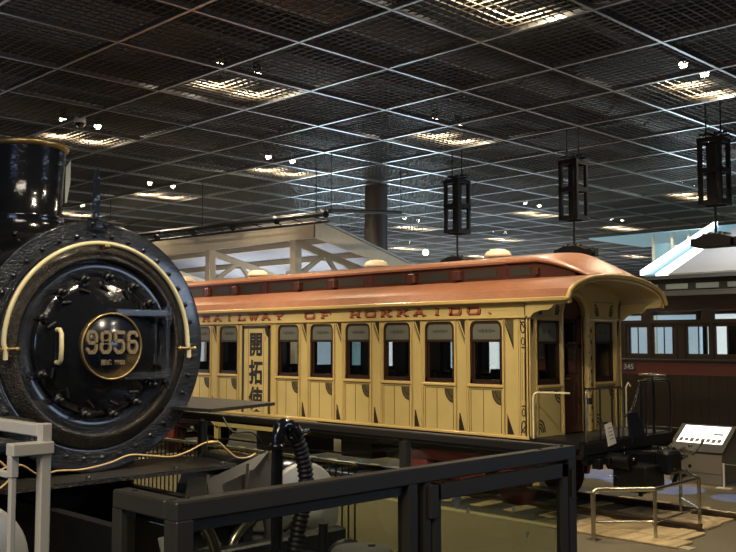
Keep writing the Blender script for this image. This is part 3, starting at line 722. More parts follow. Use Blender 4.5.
# ================================================================ LOCOMOTIVE
FX, LY, LZ = -6.17, 3.40, 2.42
loco = thing('steam_locomotive', 'black steam locomotive with smokebox number plate 9856 behind the glass railing', 'steam locomotive', (-9, LY, 0))
c0 = (0, LY, LZ)
b = MB().lathe([(.88, -.03+FX), (.88, -8.2), (.83, -8.22), (.83, -13.5), (0, -13.5)], c0, 'x', 96)
for xx in (-8.2, -9.8, -11.4): b.lathe([(.84, xx), (.86, xx), (.86, xx-.06), (.84, xx-.06)], c0, 'x', 96)
b.build('boiler', 'gloss', loco)
MB().lathe([(.86, FX-.06), (.9, FX-.05), (.905, FX-.012), (.902, FX-.003), (.897, FX), (.89, FX+.001), (.76, FX+.002), (.745, FX+.002), (.74, FX-.002), (.735, FX-.02)], c0, 'x', 128).build('smokebox_ring', 'glossrough', loco)
MB().lathe([(.74, FX-.02), (.735, FX+.0), (.72, FX+.012), (.66, FX+.05), (.635, FX+.058), (.622, FX+.045), (.622, FX-.02)], c0, 'x', 128).build('inner_flange', 'flange', loco)
MB().lathe([(.63, FX+.0), (.60, FX+.005), (.52, FX+.01), (.50, FX-.01)], c0, 'x', 128).build('door_seat', 'glossrough', loco)
door = MB().lathe([(.505, FX-.03), (.505, FX+.01), (.49, FX+.035), (.44, FX+.055), (.33, FX+.09), (.2, FX+.11), (0, FX+.12)], c0, 'x', 96).build('smokebox_door', 'gloss', loco)
# rivets
rv = MB().lathe([(0, .024), (.012, .021), (.020, .010), (.021, 0)], (FX, LY+.805, LZ), 'x', 10).build('rivet', 'gloss', loco)
import mathutils
def rot_copy(o, ang, parent):
    c = o.copy(); C.objects.link(c); c.parent = parent
    piv = Vector((FX, LY, LZ))-Vector(ORG[parent.name])
    c.matrix_basis = Matrix.Translation(piv) @ Matrix.Rotation(ang, 4, 'X') @ Matrix.Translation(-piv)
    for g in o.children:
        d = g.copy(); C.objects.link(d); d.parent = c
    return c
for k in range(1, 36): rot_copy(rv, k*PI/18+.06, loco)
# door dogs
b = MB(); y_ = LY+.45
b.bbox(FX+.0, FX+.05, y_-.06, y_+.07, LZ-.022, LZ+.022, .008); b.cyl((FX, y_+.05, LZ), (FX+.11, y_+.05, LZ), .016, 8)
b.lathe([(0, .0), (.032, 0), (.032, .035), (0, .035)], (FX+.05, y_+.05, LZ), 'x', 6); b.lathe([(0, .0), (.018, 0), (.018, .03), (0, .03)], (FX+.105, y_+.05, LZ), 'x', 8)
b.cyl((FX+.07, y_-.05, LZ-.01), (FX+.07, y_-.01, LZ+.05), .012, 8)
dg = b.build('door_clamp', 'steelblack', loco)
dg.matrix_basis = Matrix.Identity(4)
for a in (61, 86, 108, 131, 157, 203, 228, 255, 280, 304, 325): rot_copy(dg, math.radians(a), loco)
piv = Vector((FX, LY, LZ))-Vector(ORG[loco.name])
dg.matrix_basis = Matrix.Translation(piv) @ Matrix.Rotation(math.radians(40), 4, 'X') @ Matrix.Translation(-piv)
# cream handrail with brass stanchions
pts = [(FX+.09, LY+.722, LZ-.09), (FX+.09, LY+.722, LZ-.03)]+[(FX+.09, LY-.015+.722*math.cos(a), LZ+.02+.722*math.sin(a)) for a in [i*PI/48 for i in range(49)]]+[(FX+.09, LY-.722, LZ-.03), (FX+.09, LY-.722, LZ-.09)]
hr = MB().tube(pts, .0165, 12).build('curved_handrail', 'creamrail', loco)
for s_ in (-1, 1):
    b = MB(); b.cyl((FX, LY+s_*.67, LZ-.02), (FX+.11, LY+s_*.715, LZ-.02), .011, 10); b.cyl((FX+.09, LY+s_*.64, LZ-.015), (FX+.09, LY+s_*.78, LZ-.02), .009, 8)
    for q in (.64, .715, .77): b.lathe([(0, -.018), (.014, -.012), (.019, 0), (.014, .012), (0, .018)], (FX+.09, LY+s_*q, LZ-.018), 'y', 10)
    b.build('handrail_stanchion', 'brass', hr)
b = MB()
b.cyl((FX, LY+.0, LZ+.74), (FX+.10, LY+.0, LZ+.722), .012, 8); b.cyl((FX+.09, LY-.02, LZ+.722), (FX+.09, LY+.02, LZ+.722), .021, 10)
b.build('handrail_stanchion', 'brass', hr)
# door handle, hinge
MB().tube([(FX+.075, LY-.355, LZ+.115), (FX+.115, LY-.355, LZ+.115), (FX+.14, LY-.355, LZ+.09), (FX+.145, LY-.355, LZ-.02), (FX+.14, LY-.355, LZ-.09), (FX+.115, LY-.355, LZ-.115), (FX+.07, LY-.355, LZ-.11)], .0165, 10).build('door_handle', 'creamrail', door)
b = MB()
for zz in (.245, -.22): b.bbox(FX+.07, FX+.115, LY+.08, LY+.55, LZ+zz-.028, LZ+zz+.028, .006); b.cyl((FX+.09, LY+.53, LZ+zz-.05), (FX+.09, LY+.53, LZ+zz+.05), .035, 12)
b.cyl((FX+.09, LY+.53, LZ-.32), (FX+.09, LY+.53, LZ+.33), .017, 10); b.bbox(FX+.0, FX+.08, LY+.49, LY+.57, LZ-.20, LZ-.14, .006); b.bbox(FX+.0, FX+.08, LY+.49, LY+.57, LZ+.16, LZ+.22, .006)
b.bbox(FX+.02, FX+.06, LY+.42, LY+.47, LZ-.16, LZ+.19, .02)
b.build('door_hinge', 'glossrough', door)
# number plate
PXF = FX+.135; PY = LY+.035
MB().lathe([(0, -.03), (.237, -.03), (.237, .0), (0, .0)], (PXF, PY, LZ), 'x', 64).build('number_plate', 'plate', loco)
np_ = bpy.data.objects['number_plate']
MB().lathe([(.228, -.03), (.240, -.03), (.242, .008), (.235, .014), (.228, .008), (.228, -.03)], (PXF, PY, LZ), 'x', 64).build('plate_rim', 'brass', np_)
DG = {'9': [(.86,.42),(.86,.78),(.7,.93),(.3,.93),(.14,.78),(.14,.6),(.3,.47),(.8,.47)], '9b': [(.86,.5),(.86,.22),(.7,.07),(.3,.07),(.14,.2)],
      '8': [(.3,.93),(.7,.93),(.84,.8),(.84,.63),(.7,.52),(.3,.52),(.16,.63),(.16,.8),(.3,.93)], '8b': [(.3,.5),(.7,.5),(.87,.37),(.87,.2),(.7,.07),(.3,.07),(.13,.2),(.13,.37),(.3,.5)],
      '5': [(.85,.93),(.16,.93),(.16,.56),(.7,.56),(.86,.43),(.86,.2),(.7,.07),(.3,.07),(.14,.2)],
      '6': [(.14,.55),(.14,.22),(.3,.07),(.7,.07),(.86,.22),(.86,.4),(.7,.53),(.2,.53)], '6b': [(.14,.5),(.14,.78),(.3,.93),(.7,.93),(.86,.8)]}
def digit(ch, y0, z0, w, h):
    b = MB()
    for key_ in (ch, ch+'b'):
        if key_ not in DG: continue
        P_ = [(y0+u*w, z0+v*h) for u, v in DG[key_]]
        for lay, (wd, x0, x1) in enumerate(((.0135, PXF, PXF+.008), (.0095, PXF+.008, PXF+.013))):
            for p_, q_ in zip(P_, P_[1:]):
                d_ = Vector((q_[0]-p_[0], q_[1]-p_[1])).normalized(); n_ = Vector((-d_.y, d_.x))*wd; e = d_*.0
                b.prism([(p_[0]+n_.x, p_[1]+n_.y), (q_[0]+n_.x, q_[1]+n_.y), (q_[0]-n_.x, q_[1]-n_.y), (p_[0]-n_.x, p_[1]-n_.y)], 'x', x0, x1-.0003*lay)
            for p_ in P_: b.prism([(p_[0]+wd*math.cos(a*PI/5), p_[1]+wd*math.sin(a*PI/5)) for a in range(10)], 'x', x0, x1-.0004)
    b.build('digit', 'brassdigit', np_)
for k, ch_ in enumerate('9856'): digit(ch_, PY-.208+k*.108, LZ-.055, .094, .165)
textmesh('type_inscription', '形式  9850', .042, face_x(PXF+.002, PY+.01, LZ-.118), 'brassdigit', np_, .002, .0012)
# chimney
CX = -7.40
MB().lathe([(.52, -.10), (.46, -.04), (.37, .03), (.315, .10), (.295, .18), (.30, .19), (.30, .21), (.285, .22), (.29, .5), (.305, .76)], (CX, LY, 3.27), 'z', 48).build('chimney', 'gloss', loco)
ch_o = bpy.data.objects['chimney']
MB().lathe([(.305, .76), (.325, .77), (.332, .79), (.325, .81), (.29, .81), (.27, .78), (.26, .5)], (CX, LY, 3.27), 'z', 48).build('chimney_rim', 'brass', ch_o)
b = MB()
for a in range(10): b.lathe([(0, .03), (.02, .025), (.02, 0)], (CX+.40*math.cos(a*PI/5), LY+.40*math.sin(a*PI/5), 3.29), 'z', 8)
b.build('chimney_bolts', 'steelblack', ch_o)
MB().prism([(LY+.29, 3.92), (LY+.335, 3.99), (LY+.335, 3.8), (LY+.305, 3.62), (LY+.29, 3.62)], 'x', CX+.06, CX+.10).build('chimney_flap', 'grey_disc', ch_o)
b = MB().lathe([(.0, .42), (.15, .4), (.25, .3), (.28, .15), (.30, .0), (.40, -.1)], (-9.6, LY, 3.22), 'z', 32); b.build('steam_dome', 'gloss', loco)
b = MB().lathe([(.0, .30), (.2, .28), (.26, .18), (.28, .0), (.36, -.1)], (-11.4, LY, 3.22), 'z', 32); b.build('sand_dome', 'gloss', loco)
# lamp bracket on top of the smokebox
b = MB(); b.bbox(-6.16, -6.145, LY-.075, LY-.02, 3.33, 3.70, .004); b.prism([(LY-.06, 3.70), (LY-.035, 3.715), (LY-.035, 3.70)], 'x', -6.16, -6.145)
b.bbox(-6.20, -6.12, LY-.11, LY+.04, 3.27, 3.33, .01); b.bbox(-6.2, -6.13, LY-.09, LY+.13, 3.335, 3.35, .004)
for s_ in (-.09, .02): b.lathe([(0, .03), (.02, .03), (.02, 0)], (-6.13, LY+s_, 3.30), 'x', 8)
b.build('lamp_bracket', 'gloss', loco)
# front step board and running boards
MB().prism([(-5.85, 2.60), (-5.85, 4.42), (-6.50, 4.47), (-6.60, 4.1), (-6.60, 2.45)], 'z', 1.485, 1.515).build('front_board', 'treadplate', loco)
for x_, y_ in ((-5.92, 2.68), (-5.9, 3.2), (-5.9, 3.9), (-5.9, 4.32), (-6.1, 2.66), (-6.35, 4.38)): MB().lathe([(.0, .022), (.018, .02), (.02, 0)], (x_, y_, 1.515), 'z', 8).build('bolt', 'steelblack', bpy.data.objects['front_board'])
for s_ in (1, -1):
    MB().prism([(-5.98, LY+s_*1.50), (-5.72, LY+s_*.68), (-6.4, LY+s_*.60), (-13, LY+s_*.6), (-13, LY+s_*1.50)], 'z', 1.93, 1.955).box(-13, -6.4, LY+s_*.8, LY+s_*.86, 1.80, 1.93).build('running_board', 'treadplate', loco)
# low-pressure cylinders
for s_ in (1, -1):
    cy = LY+s_*1.25; cz = 1.17
    cyl_ = MB().lathe([(.0, -.02), (.35, -.02), (.385, 0), (.385, -1.1), (0, -1.1)], (-5.36, cy, cz), 'x', 48).build('cylinder', 'gloss', loco)
    MB().lathe([(0, .05), (.24, .05), (.27, .035), (.355, .03), (.38, .01), (.38, -.02)], (-5.36, cy, cz), 'x', 48).lathe([(.10, .03), (.10, .14), (.085, .16), (0, .16)], (-5.36, cy, cz), 'x', 24).build('cylinder_cover', 'grey_disc', cyl_)
# sloping deck plates, ribs and pipework between the cylinders
def slab4(mb, a, b_, c_, d_, th=.02):
    vs = [Vector(v) for v in (a, b_, c_, d_)]; n_ = (vs[1]-vs[0]).cross(vs[2]-vs[0]).normalized()*th
    vs = vs+[v-n_ for v in vs]; mb.add(vs, [(0,1,2,3),(7,6,5,4),(0,4,5,1),(1,5,6,2),(2,6,7,3),(3,7,4,0)])
b = MB(); slab4(b, (-5.75, 3.9, 1.44), (-5.75, 4.55, 1.46), (-5.1, 4.3, 1.25), (-5.1, 3.4, 1.22)); slab4(b, (-5.2, 3.3, 1.2), (-5.15, 4.1, 1.25), (-4.85, 3.95, .8), (-4.85, 3.2, .8))
slab4(b, (-5.3, 3.75, 1.50), (-5.5, 4.45, 1.62), (-4.95, 4.15, 1.42), (-4.95, 3.55, 1.30)); b.build('deck_plate', 'steelblack', loco)
for p_, q_ in (((-5.35, 3.80, 1.53), (-4.98, 3.50, 1.22)), ((-5.45, 4.42, 1.62), (-4.97, 4.05, 1.36)), ((-5.3, 4.1, 1.58), (-4.97, 3.82, 1.36))): MB().bar(p_, q_, .02, .03).build('deck_rib', 'steel', loco)
b = MB(); b.tube(smooth([(-4.75, 3.10, 1.33), (-4.75, 3.23, 1.375), (-4.75, 3.30, 1.37), (-4.75, 3.36, 1.325), (-4.75, 3.41, 1.24), (-4.75, 3.44, 1.12), (-4.75, 3.45, .8)]), .035, 12)
b.tube(smooth([(-5.0, 3.68, .9), (-5.0, 3.74, 1.12), (-5.0, 3.81, 1.215), (-5.0, 3.93, 1.296), (-5.05, 4.02, 1.31)]), .035, 12)
b.build('polished_pipe', 'steel', loco)
b = MB(); b.bbox(-4.98, -4.86, 2.15, 4.65, .74, 1.14, .015); b.build('buffer_beam', 'under', loco)
for s_ in (-1, 1): MB().lathe([(.09, -.4), (.09, -.08), (.22, -.03), (.22, 0), (0, .015)], (-4.45, LY+s_*.85, .95), 'x', 28).build('buffer', 'steelblack', loco)
b = MB(); b.box(-13, -4.98, LY-.5, LY-.42, .7, 1.35); b.box(-13, -4.98, LY+.42, LY+.5, .7, 1.35); b.bbox(-7.9, -6.6, LY-.6, LY+.6, 1.0, 1.66, .05); b.build('main_frame', 'under', loco)
for x_ in (-7.4, -8.9, -10.4, -11.9):
    b = MB()
    for s_ in (-1, 1):
        b.lathe([(.56, -.06), (.62, -.07), (.625, .05), (.56, .05), (.56, -.06)], (x_, LY+s_*.56, .63), 'y', 40); b.lathe([(.0, -.08), (.14, -.08), (.14, .08), (0, .08)], (x_, LY+s_*.56, .63), 'y', 20)
        for a in range(12): b.bar((x_+.1*math.cos(a*PI/6), LY+s_*.56, .63+.1*math.sin(a*PI/6)), (x_+.57*math.cos(a*PI/6), LY+s_*.56, .63+.57*math.sin(a*PI/6)), .05, .05)
    b.cyl((x_, LY-.56, .63), (x_, LY+.56, .63), .08, 12)
    b.build('driving_wheel', 'under', loco)
# steam hose stand pipe in front of the beam
hx = -4.45
pp = lambda y_, z_, x_=hx: (x_, y_, z_)
b = MB().tube([pp(3.665, .75), pp(3.665, 1.80), pp(3.668, 1.87), pp(3.685, 1.925), pp(3.72, 1.945), pp(3.76, 1.935), pp(3.785, 1.90)], [.036, .036, .038, .042, .042, .042, .04], 14)
b.lathe([(.036, 0), (.048, 0), (.048, .03), (.036, .03)], pp(3.665, 1.80), 'z', 14); b.lathe([(.036, 0), (.05, 0), (.05, .06), (.036, .06)], pp(3.665, 1.40), 'z', 14)
b.cyl((hx, 3.775, 1.915), (hx, 3.815, 1.865), .056, 14); b.cyl((hx+.02, 3.74, 1.86), (hx+.02, 3.90, 1.90), .015, 8)
sp = b.build('stand_pipe', 'gloss', loco)
hp = [(3.81, 1.87), (3.855, 1.78), (3.89, 1.67), (3.905, 1.56), (3.885, 1.44), (3.84, 1.30), (3.81, 1.16), (3.80, .8)]
P3 = []; R3 = []
for (a, c_), (d_, e) in zip(hp, hp[1:]):
    ln = math.hypot(d_-a, e-c_); n_ = max(2, int(ln/.0075))
    for k in range(n_): P3.append((hx, a+(d_-a)*k/n_, c_+(e-c_)*k/n_)); R3.append(0)
R3 = [.051 if (k//2) % 2 else .043 for k in range(len(P3))]
MB().tube(P3, R3, 14).build('corrugated_hose', 'rubber', sp)
MB().cyl((hx, 4.05, 1.30), (hx-.02, 4.05, .8), .03, 12).build('hose_stub', 'rubber', sp)
b = MB(); b.tube([(-4.6, 3.85, 1.26), (-4.6, 4.13, 1.42), (-4.6, 4.20, 1.42)], .013, 8); b.cyl((-4.6, 4.20, 1.42), (-4.6, 4.26, 1.415), .02, 10); b.build('coupling_lever', 'steelblack', loco)
MB().tube([(-4.9, 3.95, 1.45), (-4.9, 4.1, 1.47), (-4.9, 4.22, 1.42), (-4.9, 4.24, 1.2)], .014, 8).build('hand_grip', 'creamrail', loco)
# golden cable lying across the front
cb = [(-5.6, 2.30, 1.62), (-5.6, 2.55, 1.70), (-5.65, 2.72, 1.62), (-5.75, 2.9, 1.615), (-5.8, 3.1, 1.60), (-5.8, 3.3, 1.625), (-5.8, 3.45, 1.665), (-5.8, 3.6, 1.65), (-5.8, 3.8, 1.625), (-5.8, 3.95, 1.655), (-5.8, 4.08, 1.70), (-5.8, 4.20, 1.70), (-5.8, 4.28, 1.64), (-5.8, 4.38, 1.57), (-5.8, 4.48, 1.56), (-5.8, 4.56, 1.585)]
b = MB().tube(smooth(cb), .0062, 8)
cab = b.build('golden_cable', 'rope', None, (-5.8, 3.4, 1.52)); tag(cab, 'thin golden cable drooping across the black locomotive front', 'cable')
MB().tube([(-5.8, 4.10, 1.70), (-5.8, 4.20, 1.70)], .016, 8).build('cable_connector', 'brass', cab)
MB().tube(smooth([(-5.6, 2.28, 1.52), (-5.6, 2.42, 1.55), (-5.6, 2.52, 1.63), (-5.6, 2.46, 1.72), (-5.6, 2.38, 1.76)]), .0075, 8).build('cable_loop', 'rope', cab)
MB().tube(smooth([(-5.6, 4.1, 1.9), (-5.5, 4.12, 1.8), (-5.5, 4.3, 1.78), (-5.6, 4.5, 1.62), (-5.7, 4.55, 1.5)]), .006, 8).build('wire', 'rubber', loco)

# ================================================================ GLASS RAILING
RX, RY0, RY1, RZ = -3.42, 2.28, 5.25, 1.775
gr = thing('glass_railing', 'dark bronze framed glass railing with flat handrail in the foreground', 'railing', (RX, RY0, .7))
def hrail(x0, x1, y0, y1, nm='handrail'): return MB().bbox(x0, x1, y0, y1, RZ-.085, RZ, .008).build(nm, 'anod', gr)
W = .045
hrail(RX-W, RX+W, RY0-W, RY1+W); hrail(-3.90, RX-W-.001, RY0-W, RY0+W); MB().bbox(-16, RX-W-.001, RY1-W, RY1+W, RZ-.055, RZ, .008).build('handrail', 'anod', gr)
posts = [(RX, RY0, .09, .10), (RX, 3.72, .07, .09), (RX, 3.845, .06, .07), (RX, RY1, .09, .09), (-3.87, RY0, .08, .08), (-4.85, RY1, .07, .07), (-7.5, RY1, .07, .07), (-10.4, RY1, .07, .07), (-13, RY1, .07, .07)]
for x_, y_, a, c_ in posts: MB().bbox(x_-c_/2, x_+c_/2, y_-a/2, y_+a/2, .7 if x_ > -4 else .5, RZ-.08, .006).build('post', 'anod', gr)
# gate leaf frame
b = MB(); g0, g1 = 3.88, 5.19
b.bbox(RX+.0, RX+.05, g0, g1, RZ-.19, RZ-.10, .005); b.bbox(RX, RX+.05, g0, g0+.06, .75, RZ-.10, .005); b.bbox(RX, RX+.05, g1-.07, g1, .75, RZ-.10, .005); b.bbox(RX, RX+.05, g0, g1, .75, .85, .005)
gt = b.build('gate', 'anod', gr)
MB().box(RX+.018, RX+.03, g0+.05, g1-.06, .8, RZ-.18).build('gate_glass', 'railglass', gt)
MB().bbox(RX+.045, RX+.065, RY1-.035, RY1-.012, RZ-.32, RZ-.14, .005).build('latch', 'steel', gt)
MB().bbox(RX+.03, RX+.06, g0-.035, g0+.03, RZ-.28, RZ-.10, .005).build('hinge', 'anod', gt)
MB().prism([(4.05, RZ-.20), (4.13, RZ-.19), (4.09, RZ-.27)], 'x', RX+.031, RX+.033).build('triangle_mark', 'mark', gt)  # flat grey triangle laid on the gate glass
for y_, z_ in ((4.19, 1.495), (4.62, 1.45), (4.76, 1.28), (4.37, 1.20)):
    MB().prism([(y_+.014*math.cos(a*PI/8), z_+.018*math.sin(a*PI/8)) for a in range(16)], 'x', RX+.031, RX+.033).build('dot_mark', 'mark', gt)  # flat grey dots laid on the gate glass
b = MB(); b.box(RX-.02, RX-.008, RY0+.05, 3.68, .75, RZ-.14).build('glass_panel', 'railglass', gr)
MB().bbox(RX-.03, RX+.01, RY0+.05, 3.68, RZ-.14, RZ-.085, .004).build('glass_bead', 'anod', gr)
MB().box(-3.83, RX-.05, RY0-.006, RY0+.006, .75, RZ-.12).build('glass_panel', 'railglass', gr)
for x0, x1 in ((-4.81, RX-.05), (-7.46, -4.89), (-10.36, -7.54)):
    MB().box(x0, x1, RY1-.006, RY1+.006, .6, RZ-.056).build('glass_panel', 'railglass', gr)
    MB().bbox(x0, x1, RY1-.016, RY1+.016, RZ-.075, RZ-.056, .003).build('glass_bead', 'anod', gr)
b = MB()
for x_, y_ in ((RX-.03, RY0+.06), (RX-.03, RY0-.01), (RX-.36, RY0), (RX-.0, RY1-.3), (RX, RY1-.06)): b.lathe([(0, .006), (.012, .006), (.013, 0)], (x_, y_, RZ), 'z', 10)
b.build('screw_cap', 'rubber', gr)
# walkway deck the camera stands on
st(MB().box(-3.55, 3, -5, 5.4, 0, .68), 'trim_3', 'trackbed')

# ================================================================ BEIGE FRAME (left edge)
bf = thing('equipment_stand', 'warm grey square-tube stand at the left edge holding a dark panel', 'stand', (-3.25, 1.57, .68))
b = MB(); b.bbox(-3.27, -3.23, 1.565, 1.605, .68, 2.155, .004); b.build('upright', 'beige', bf)
MB().bbox(-4.4, -3.27, 1.565, 1.605, 2.105, 2.15, .004).build('top_bar', 'beige', bf)
MB().bbox(-3.28, -3.22, 1.455, 1.61, 2.045, 2.09, .004).build('cross_bar', 'beige', bf)
MB().bbox(-3.27, -3.235, 1.455, 1.485, 1.97, 2.05, .004).bbox(-3.262, -3.238, 1.458, 1.480, .68, 1.98, .004).build('thin_upright', 'beige', bf)
MB().bbox(-4.2, -3.245, 1.46, 1.476, 1.965, 1.99, .004).build('low_rail', 'beige', bf)
MB().bbox(-3.27, -3.235, .6, 1.48, .68, .75, .004).build('foot_bar', 'beige', bf)
MB().bbox(-4.3, -3.33, 1.44, 1.56, 2.045, 2.085, .01).build('dark_panel', 'tablet', bf)
MB().cyl((-4.2, 1.50, 2.07), (-3.5, 1.50, 2.07), .012, 10).build('tube_handle', 'beige', bf)

# round grey cap
b = MB().lathe([(0, .03), (.16, .03), (.175, .015), (.175, -.03), (0, -.03)], (-3.80, 3.75, 1.26), 'z', 36)
ped = thing('round_pedestal', 'round speckled grey pedestal top just inside the glass railing', 'pedestal', (-3.80, 3.75, 0))
b.build('cap', 'pedestal', ped); MB().cyl((-3.80, 3.75, 0), (-3.80, 3.75, 1.23), .06, 16).build('pole', 'steelblack', ped)
MB().lathe([(0, .01), (.02, .01), (.022, 0)], (-3.80, 3.83, 1.29), 'z', 10).build('screw', 'steelblack', ped)

# ================================================================ BALUSTER FENCE BY THE COACH TRACK
fn = thing('metal_fence', 'low dark metal fence of thin vertical bars between the locomotive and yellow coach', 'fence', (-10, 7.8, 0))
MB().cyl((-13.2, 7.8, 1.0), (-8.0, 7.8, 1.0), .02, 10).build('top_rail', 'steel', fn)
MB().bbox(-13.2, -8.0, 7.785, 7.815, .08, .11, .004).build('bottom_rail', 'steelblack', fn)
fb = MB().cyl((-8.02, 7.8, 0), (-8.02, 7.8, .99), .011, 8).build('bar', 'steelblack', fn)
for k in range(1, 48): dupchild(fb, fn, -.11*k)

# ================================================================ STAINLESS GUARD RAIL
gd = thing('guard_rail', 'low stainless steel tube guard rail around the end of the yellow coach track', 'guard rail', (-6, 11.5, 0))
GP = [(-6.32, 10.28), (-5.78, 10.83), (-5.82, 12.12), (-6.41, 12.77)]
pts = [(GP[0][0], GP[0][1], 0), (GP[0][0], GP[0][1], .57), (GP[0][0]+.015, GP[0][1]+.015, .605), (GP[0][0]+.05, GP[0][1]+.05, .62)]+[(x_, y_, .62) for x_, y_ in GP[1:]]
MB().tube([(GP[0][0], GP[0][1], 0), (GP[0][0], GP[0][1], .56)], .03, 14).build('post', 'steel', gd)
b = MB(); b.tube(pts[1:4]+[(GP[1][0], GP[1][1], .62)], .028, 14); b.tube([(GP[1][0], GP[1][1], .62), (GP[2][0], GP[2][1], .62)], .022, 14); b.tube([(GP[2][0], GP[2][1], .62), (GP[3][0], GP[3][1], .62)], .022, 14); b.build('top_rail', 'steel', gd)
for x_, y_ in GP[1:]: MB().tube([(x_, y_, 0), (x_, y_, .62)], .024, 14).build('post', 'steel', gd)
b = MB()
for p_, q_ in zip(GP, GP[1:]): b.tube([(p_[0], p_[1], .22), (q_[0], q_[1], .22)], .015, 10)
b.build('middle_rail', 'steel', gd)
for x_, y_ in GP: MB().bbox(x_-.07, x_+.07, y_-.07, y_+.07, 0, .012, .003).build('foot_plate', 'steel', gd)

# ================================================================ INFORMATION KIOSK
kx0, kx1, ky = -8.08, -7.12, 15.70
kk = thing('information_kiosk', 'grey information kiosk with a glowing sloped picture panel beside the dark railcar', 'kiosk', (-7.6, 16.1, 0))
MB().prism([(ky, 0), (ky, .52), (ky+.04, .56), (ky+.55, .92), (ky+.62, .92), (ky+.75, .5), (ky+.75, 0)], 'x', kx0, kx1).build('cabinet', 'kiosk', kk)
MB().box(kx0-.004, kx1+.004, ky-.004, ky+.754, .17, .18).build('plinth_joint', 'kioskdark', kk)
def slope(u): return (ky-.03+u*.62, .545+u*.415)
A, B_ = slope(0), slope(1); n_ = Vector((-.556, .831))
MB().prism([A, B_, (B_[0]+n_.x*-.04, B_[1]-n_.y*.04), (A[0]-n_.x*.04, A[1]-n_.y*.04)], 'x', kx0-.03, kx1+.03).build('panel_frame', 'kioskdark', kk)
def onslope(u0, u1, x0, x1, h0, h1):
    a, c_ = slope(u0), slope(u1); return MB().prism([(a[0]+n_.x*h0, a[1]+n_.y*h0), (c_[0]+n_.x*h0, c_[1]+n_.y*h0), (c_[0]+n_.x*h1, c_[1]+n_.y*h1), (a[0]+n_.x*h1, a[1]+n_.y*h1)], 'x', x0, x1)
sc_ = onslope(.30, .94, kx0+.06, kx1-.06, 0, .004).build('lit_panel', 'screen', kk)
for k in range(8): onslope(.33+.02*(k % 2), .47, kx0+.09+.1*k, kx0+.16+.1*k, .004, .006).build('picture', 'print', sc_)
onslope(.62, .68, kx1-.3, kx1-.12, .004, .006).build('text_line', 'print', sc_)
ba = thing('barrier_stand', 'small clear barrier with a thin metal post right of the kiosk', 'barrier', (-6.93, 15.35, 0))
MB().cyl((-6.93, 15.35, 0), (-6.93, 15.35, .42), .018, 10).build('post', 'beige', ba)
MB().bbox(-7.05, -6.81, 15.28, 15.42, 0, .02, .004).build('foot', 'beige', ba)
MB().box(-6.90, -5.9, 15.345, 15.355, .06, .40).build('clear_sheet', 'railglass', ba); MB().cyl((-6.93, 15.35, .41), (-5.9, 15.35, .41), .008, 8).build('top_wire', 'steel', ba)

# ================================================================ DARK RAILCAR
DY = 18.5
dc = thing('dark_railcar', 'dark brown-black wooden railcar with maroon waist stripe on the right', 'railcar', (-9, DY+1.3, 0))
X0, X1 = -12.9, -1.5
pair = [(-10.46, -9.95), (-9.85, -9.34)]
wins = []
for k in range(-3, 5):
    for a, c_ in pair[:2]: wins.append((a+1.375*k, c_+1.375*k))
wins = [w_ for w_ in wins if w_[0] > X0+.2 and w_[1] < X1-.2]
def carside(ya, yb):
    b = MB(); b.box(X0, X1, ya, yb, .62, 2.17); b.box(X0, X1, ya, yb, 2.81, 2.92); b.box(X0, X1, ya, yb, 3.10, 3.45)
    e = X0
    for a, c_ in sorted(wins): b.box(e, a, ya, yb, 2.17, 2.81); e = c_
    b.box(e, X1, ya, yb, 2.17, 2.81)
    e = X0
    for a, c_ in sorted(wins)[::2]: b.box(e, a, ya, yb, 2.92, 3.10); e = a+1.12
    b.box(e, X1, ya, yb, 2.92, 3.10)
    return b
carside(DY, DY+.06).build('side_wall', 'blackcar', dc); carside(DY+2.6, DY+2.66).build('side_wall', 'blackcar', dc)
MB().box(X0, X0+.06, DY, DY+2.66, .62, 3.6).box(X1-.06, X1, DY, DY+2.66, .62, 3.6).box(X0, X1, DY+.06, DY+2.6, .9, 1.0).build('end_wall', 'blackcar', dc)
b = MB(); b.bbox(X0, X1, DY-.04, DY, 2.04, 2.09, .008); b.bbox(X0, X1, DY-.05, DY, 3.36, 3.42, .01); b.bbox(X0, X1, DY-.02, DY, 2.84, 2.88, .006); b.bbox(X0, X1, DY-.03, DY, .60, .66, .006)
for k in range(60): b.box(X0+.1+.19*k, X0+.11+.19*k, DY-.004, DY, .68, 1.74)
for a, c_ in wins:
    for x_ in (a-.035, c_+.035): b.bbox(x_-.02, x_+.02, DY-.02, DY, 2.09, 2.84, .004)
b.build('body_moulding', 'blackcar', dc)
MB().box(X0, X1, DY-.012, DY, 1.79, 2.01).box(X0, X1, DY-.016, DY-.0, 1.76, 1.79).build('waist_stripe', 'maroon', dc)
pl = MB().bbox(-10.56, -10.26, DY-.03, DY-.012, 1.83, 1.99, .004).build('number_plate', 'navy', dc)
textmesh('car_number', '345', .15, face_y(-10.41, DY-.032, 1.91), 'mark', pl, .002, .002, 1.1)
for a, c_ in wins:
    f = MB(); y_ = DY+.01
    f.box(a, a+.03, y_, y_+.04, 2.17, 2.81); f.box(c_-.03, c_, y_, y_+.04, 2.17, 2.81); f.box(a, c_, y_, y_+.04, 2.17, 2.20); f.box(a, c_, y_, y_+.04, 2.78, 2.81); f.box((a+c_)/2-.01, (a+c_)/2+.01, y_+.02, y_+.04, 2.2, 2.78)
    w = f.build('window_frame', 'winframe', dc); MB().box(a+.03, c_-.03, y_+.015, y_+.02, 2.2, 2.78).build('window_pane', 'glass', w)
b = MB().box(X0, X1, DY+.02, DY+.03, 2.91, 3.11); b.build('fanlight', 'glass', dc)
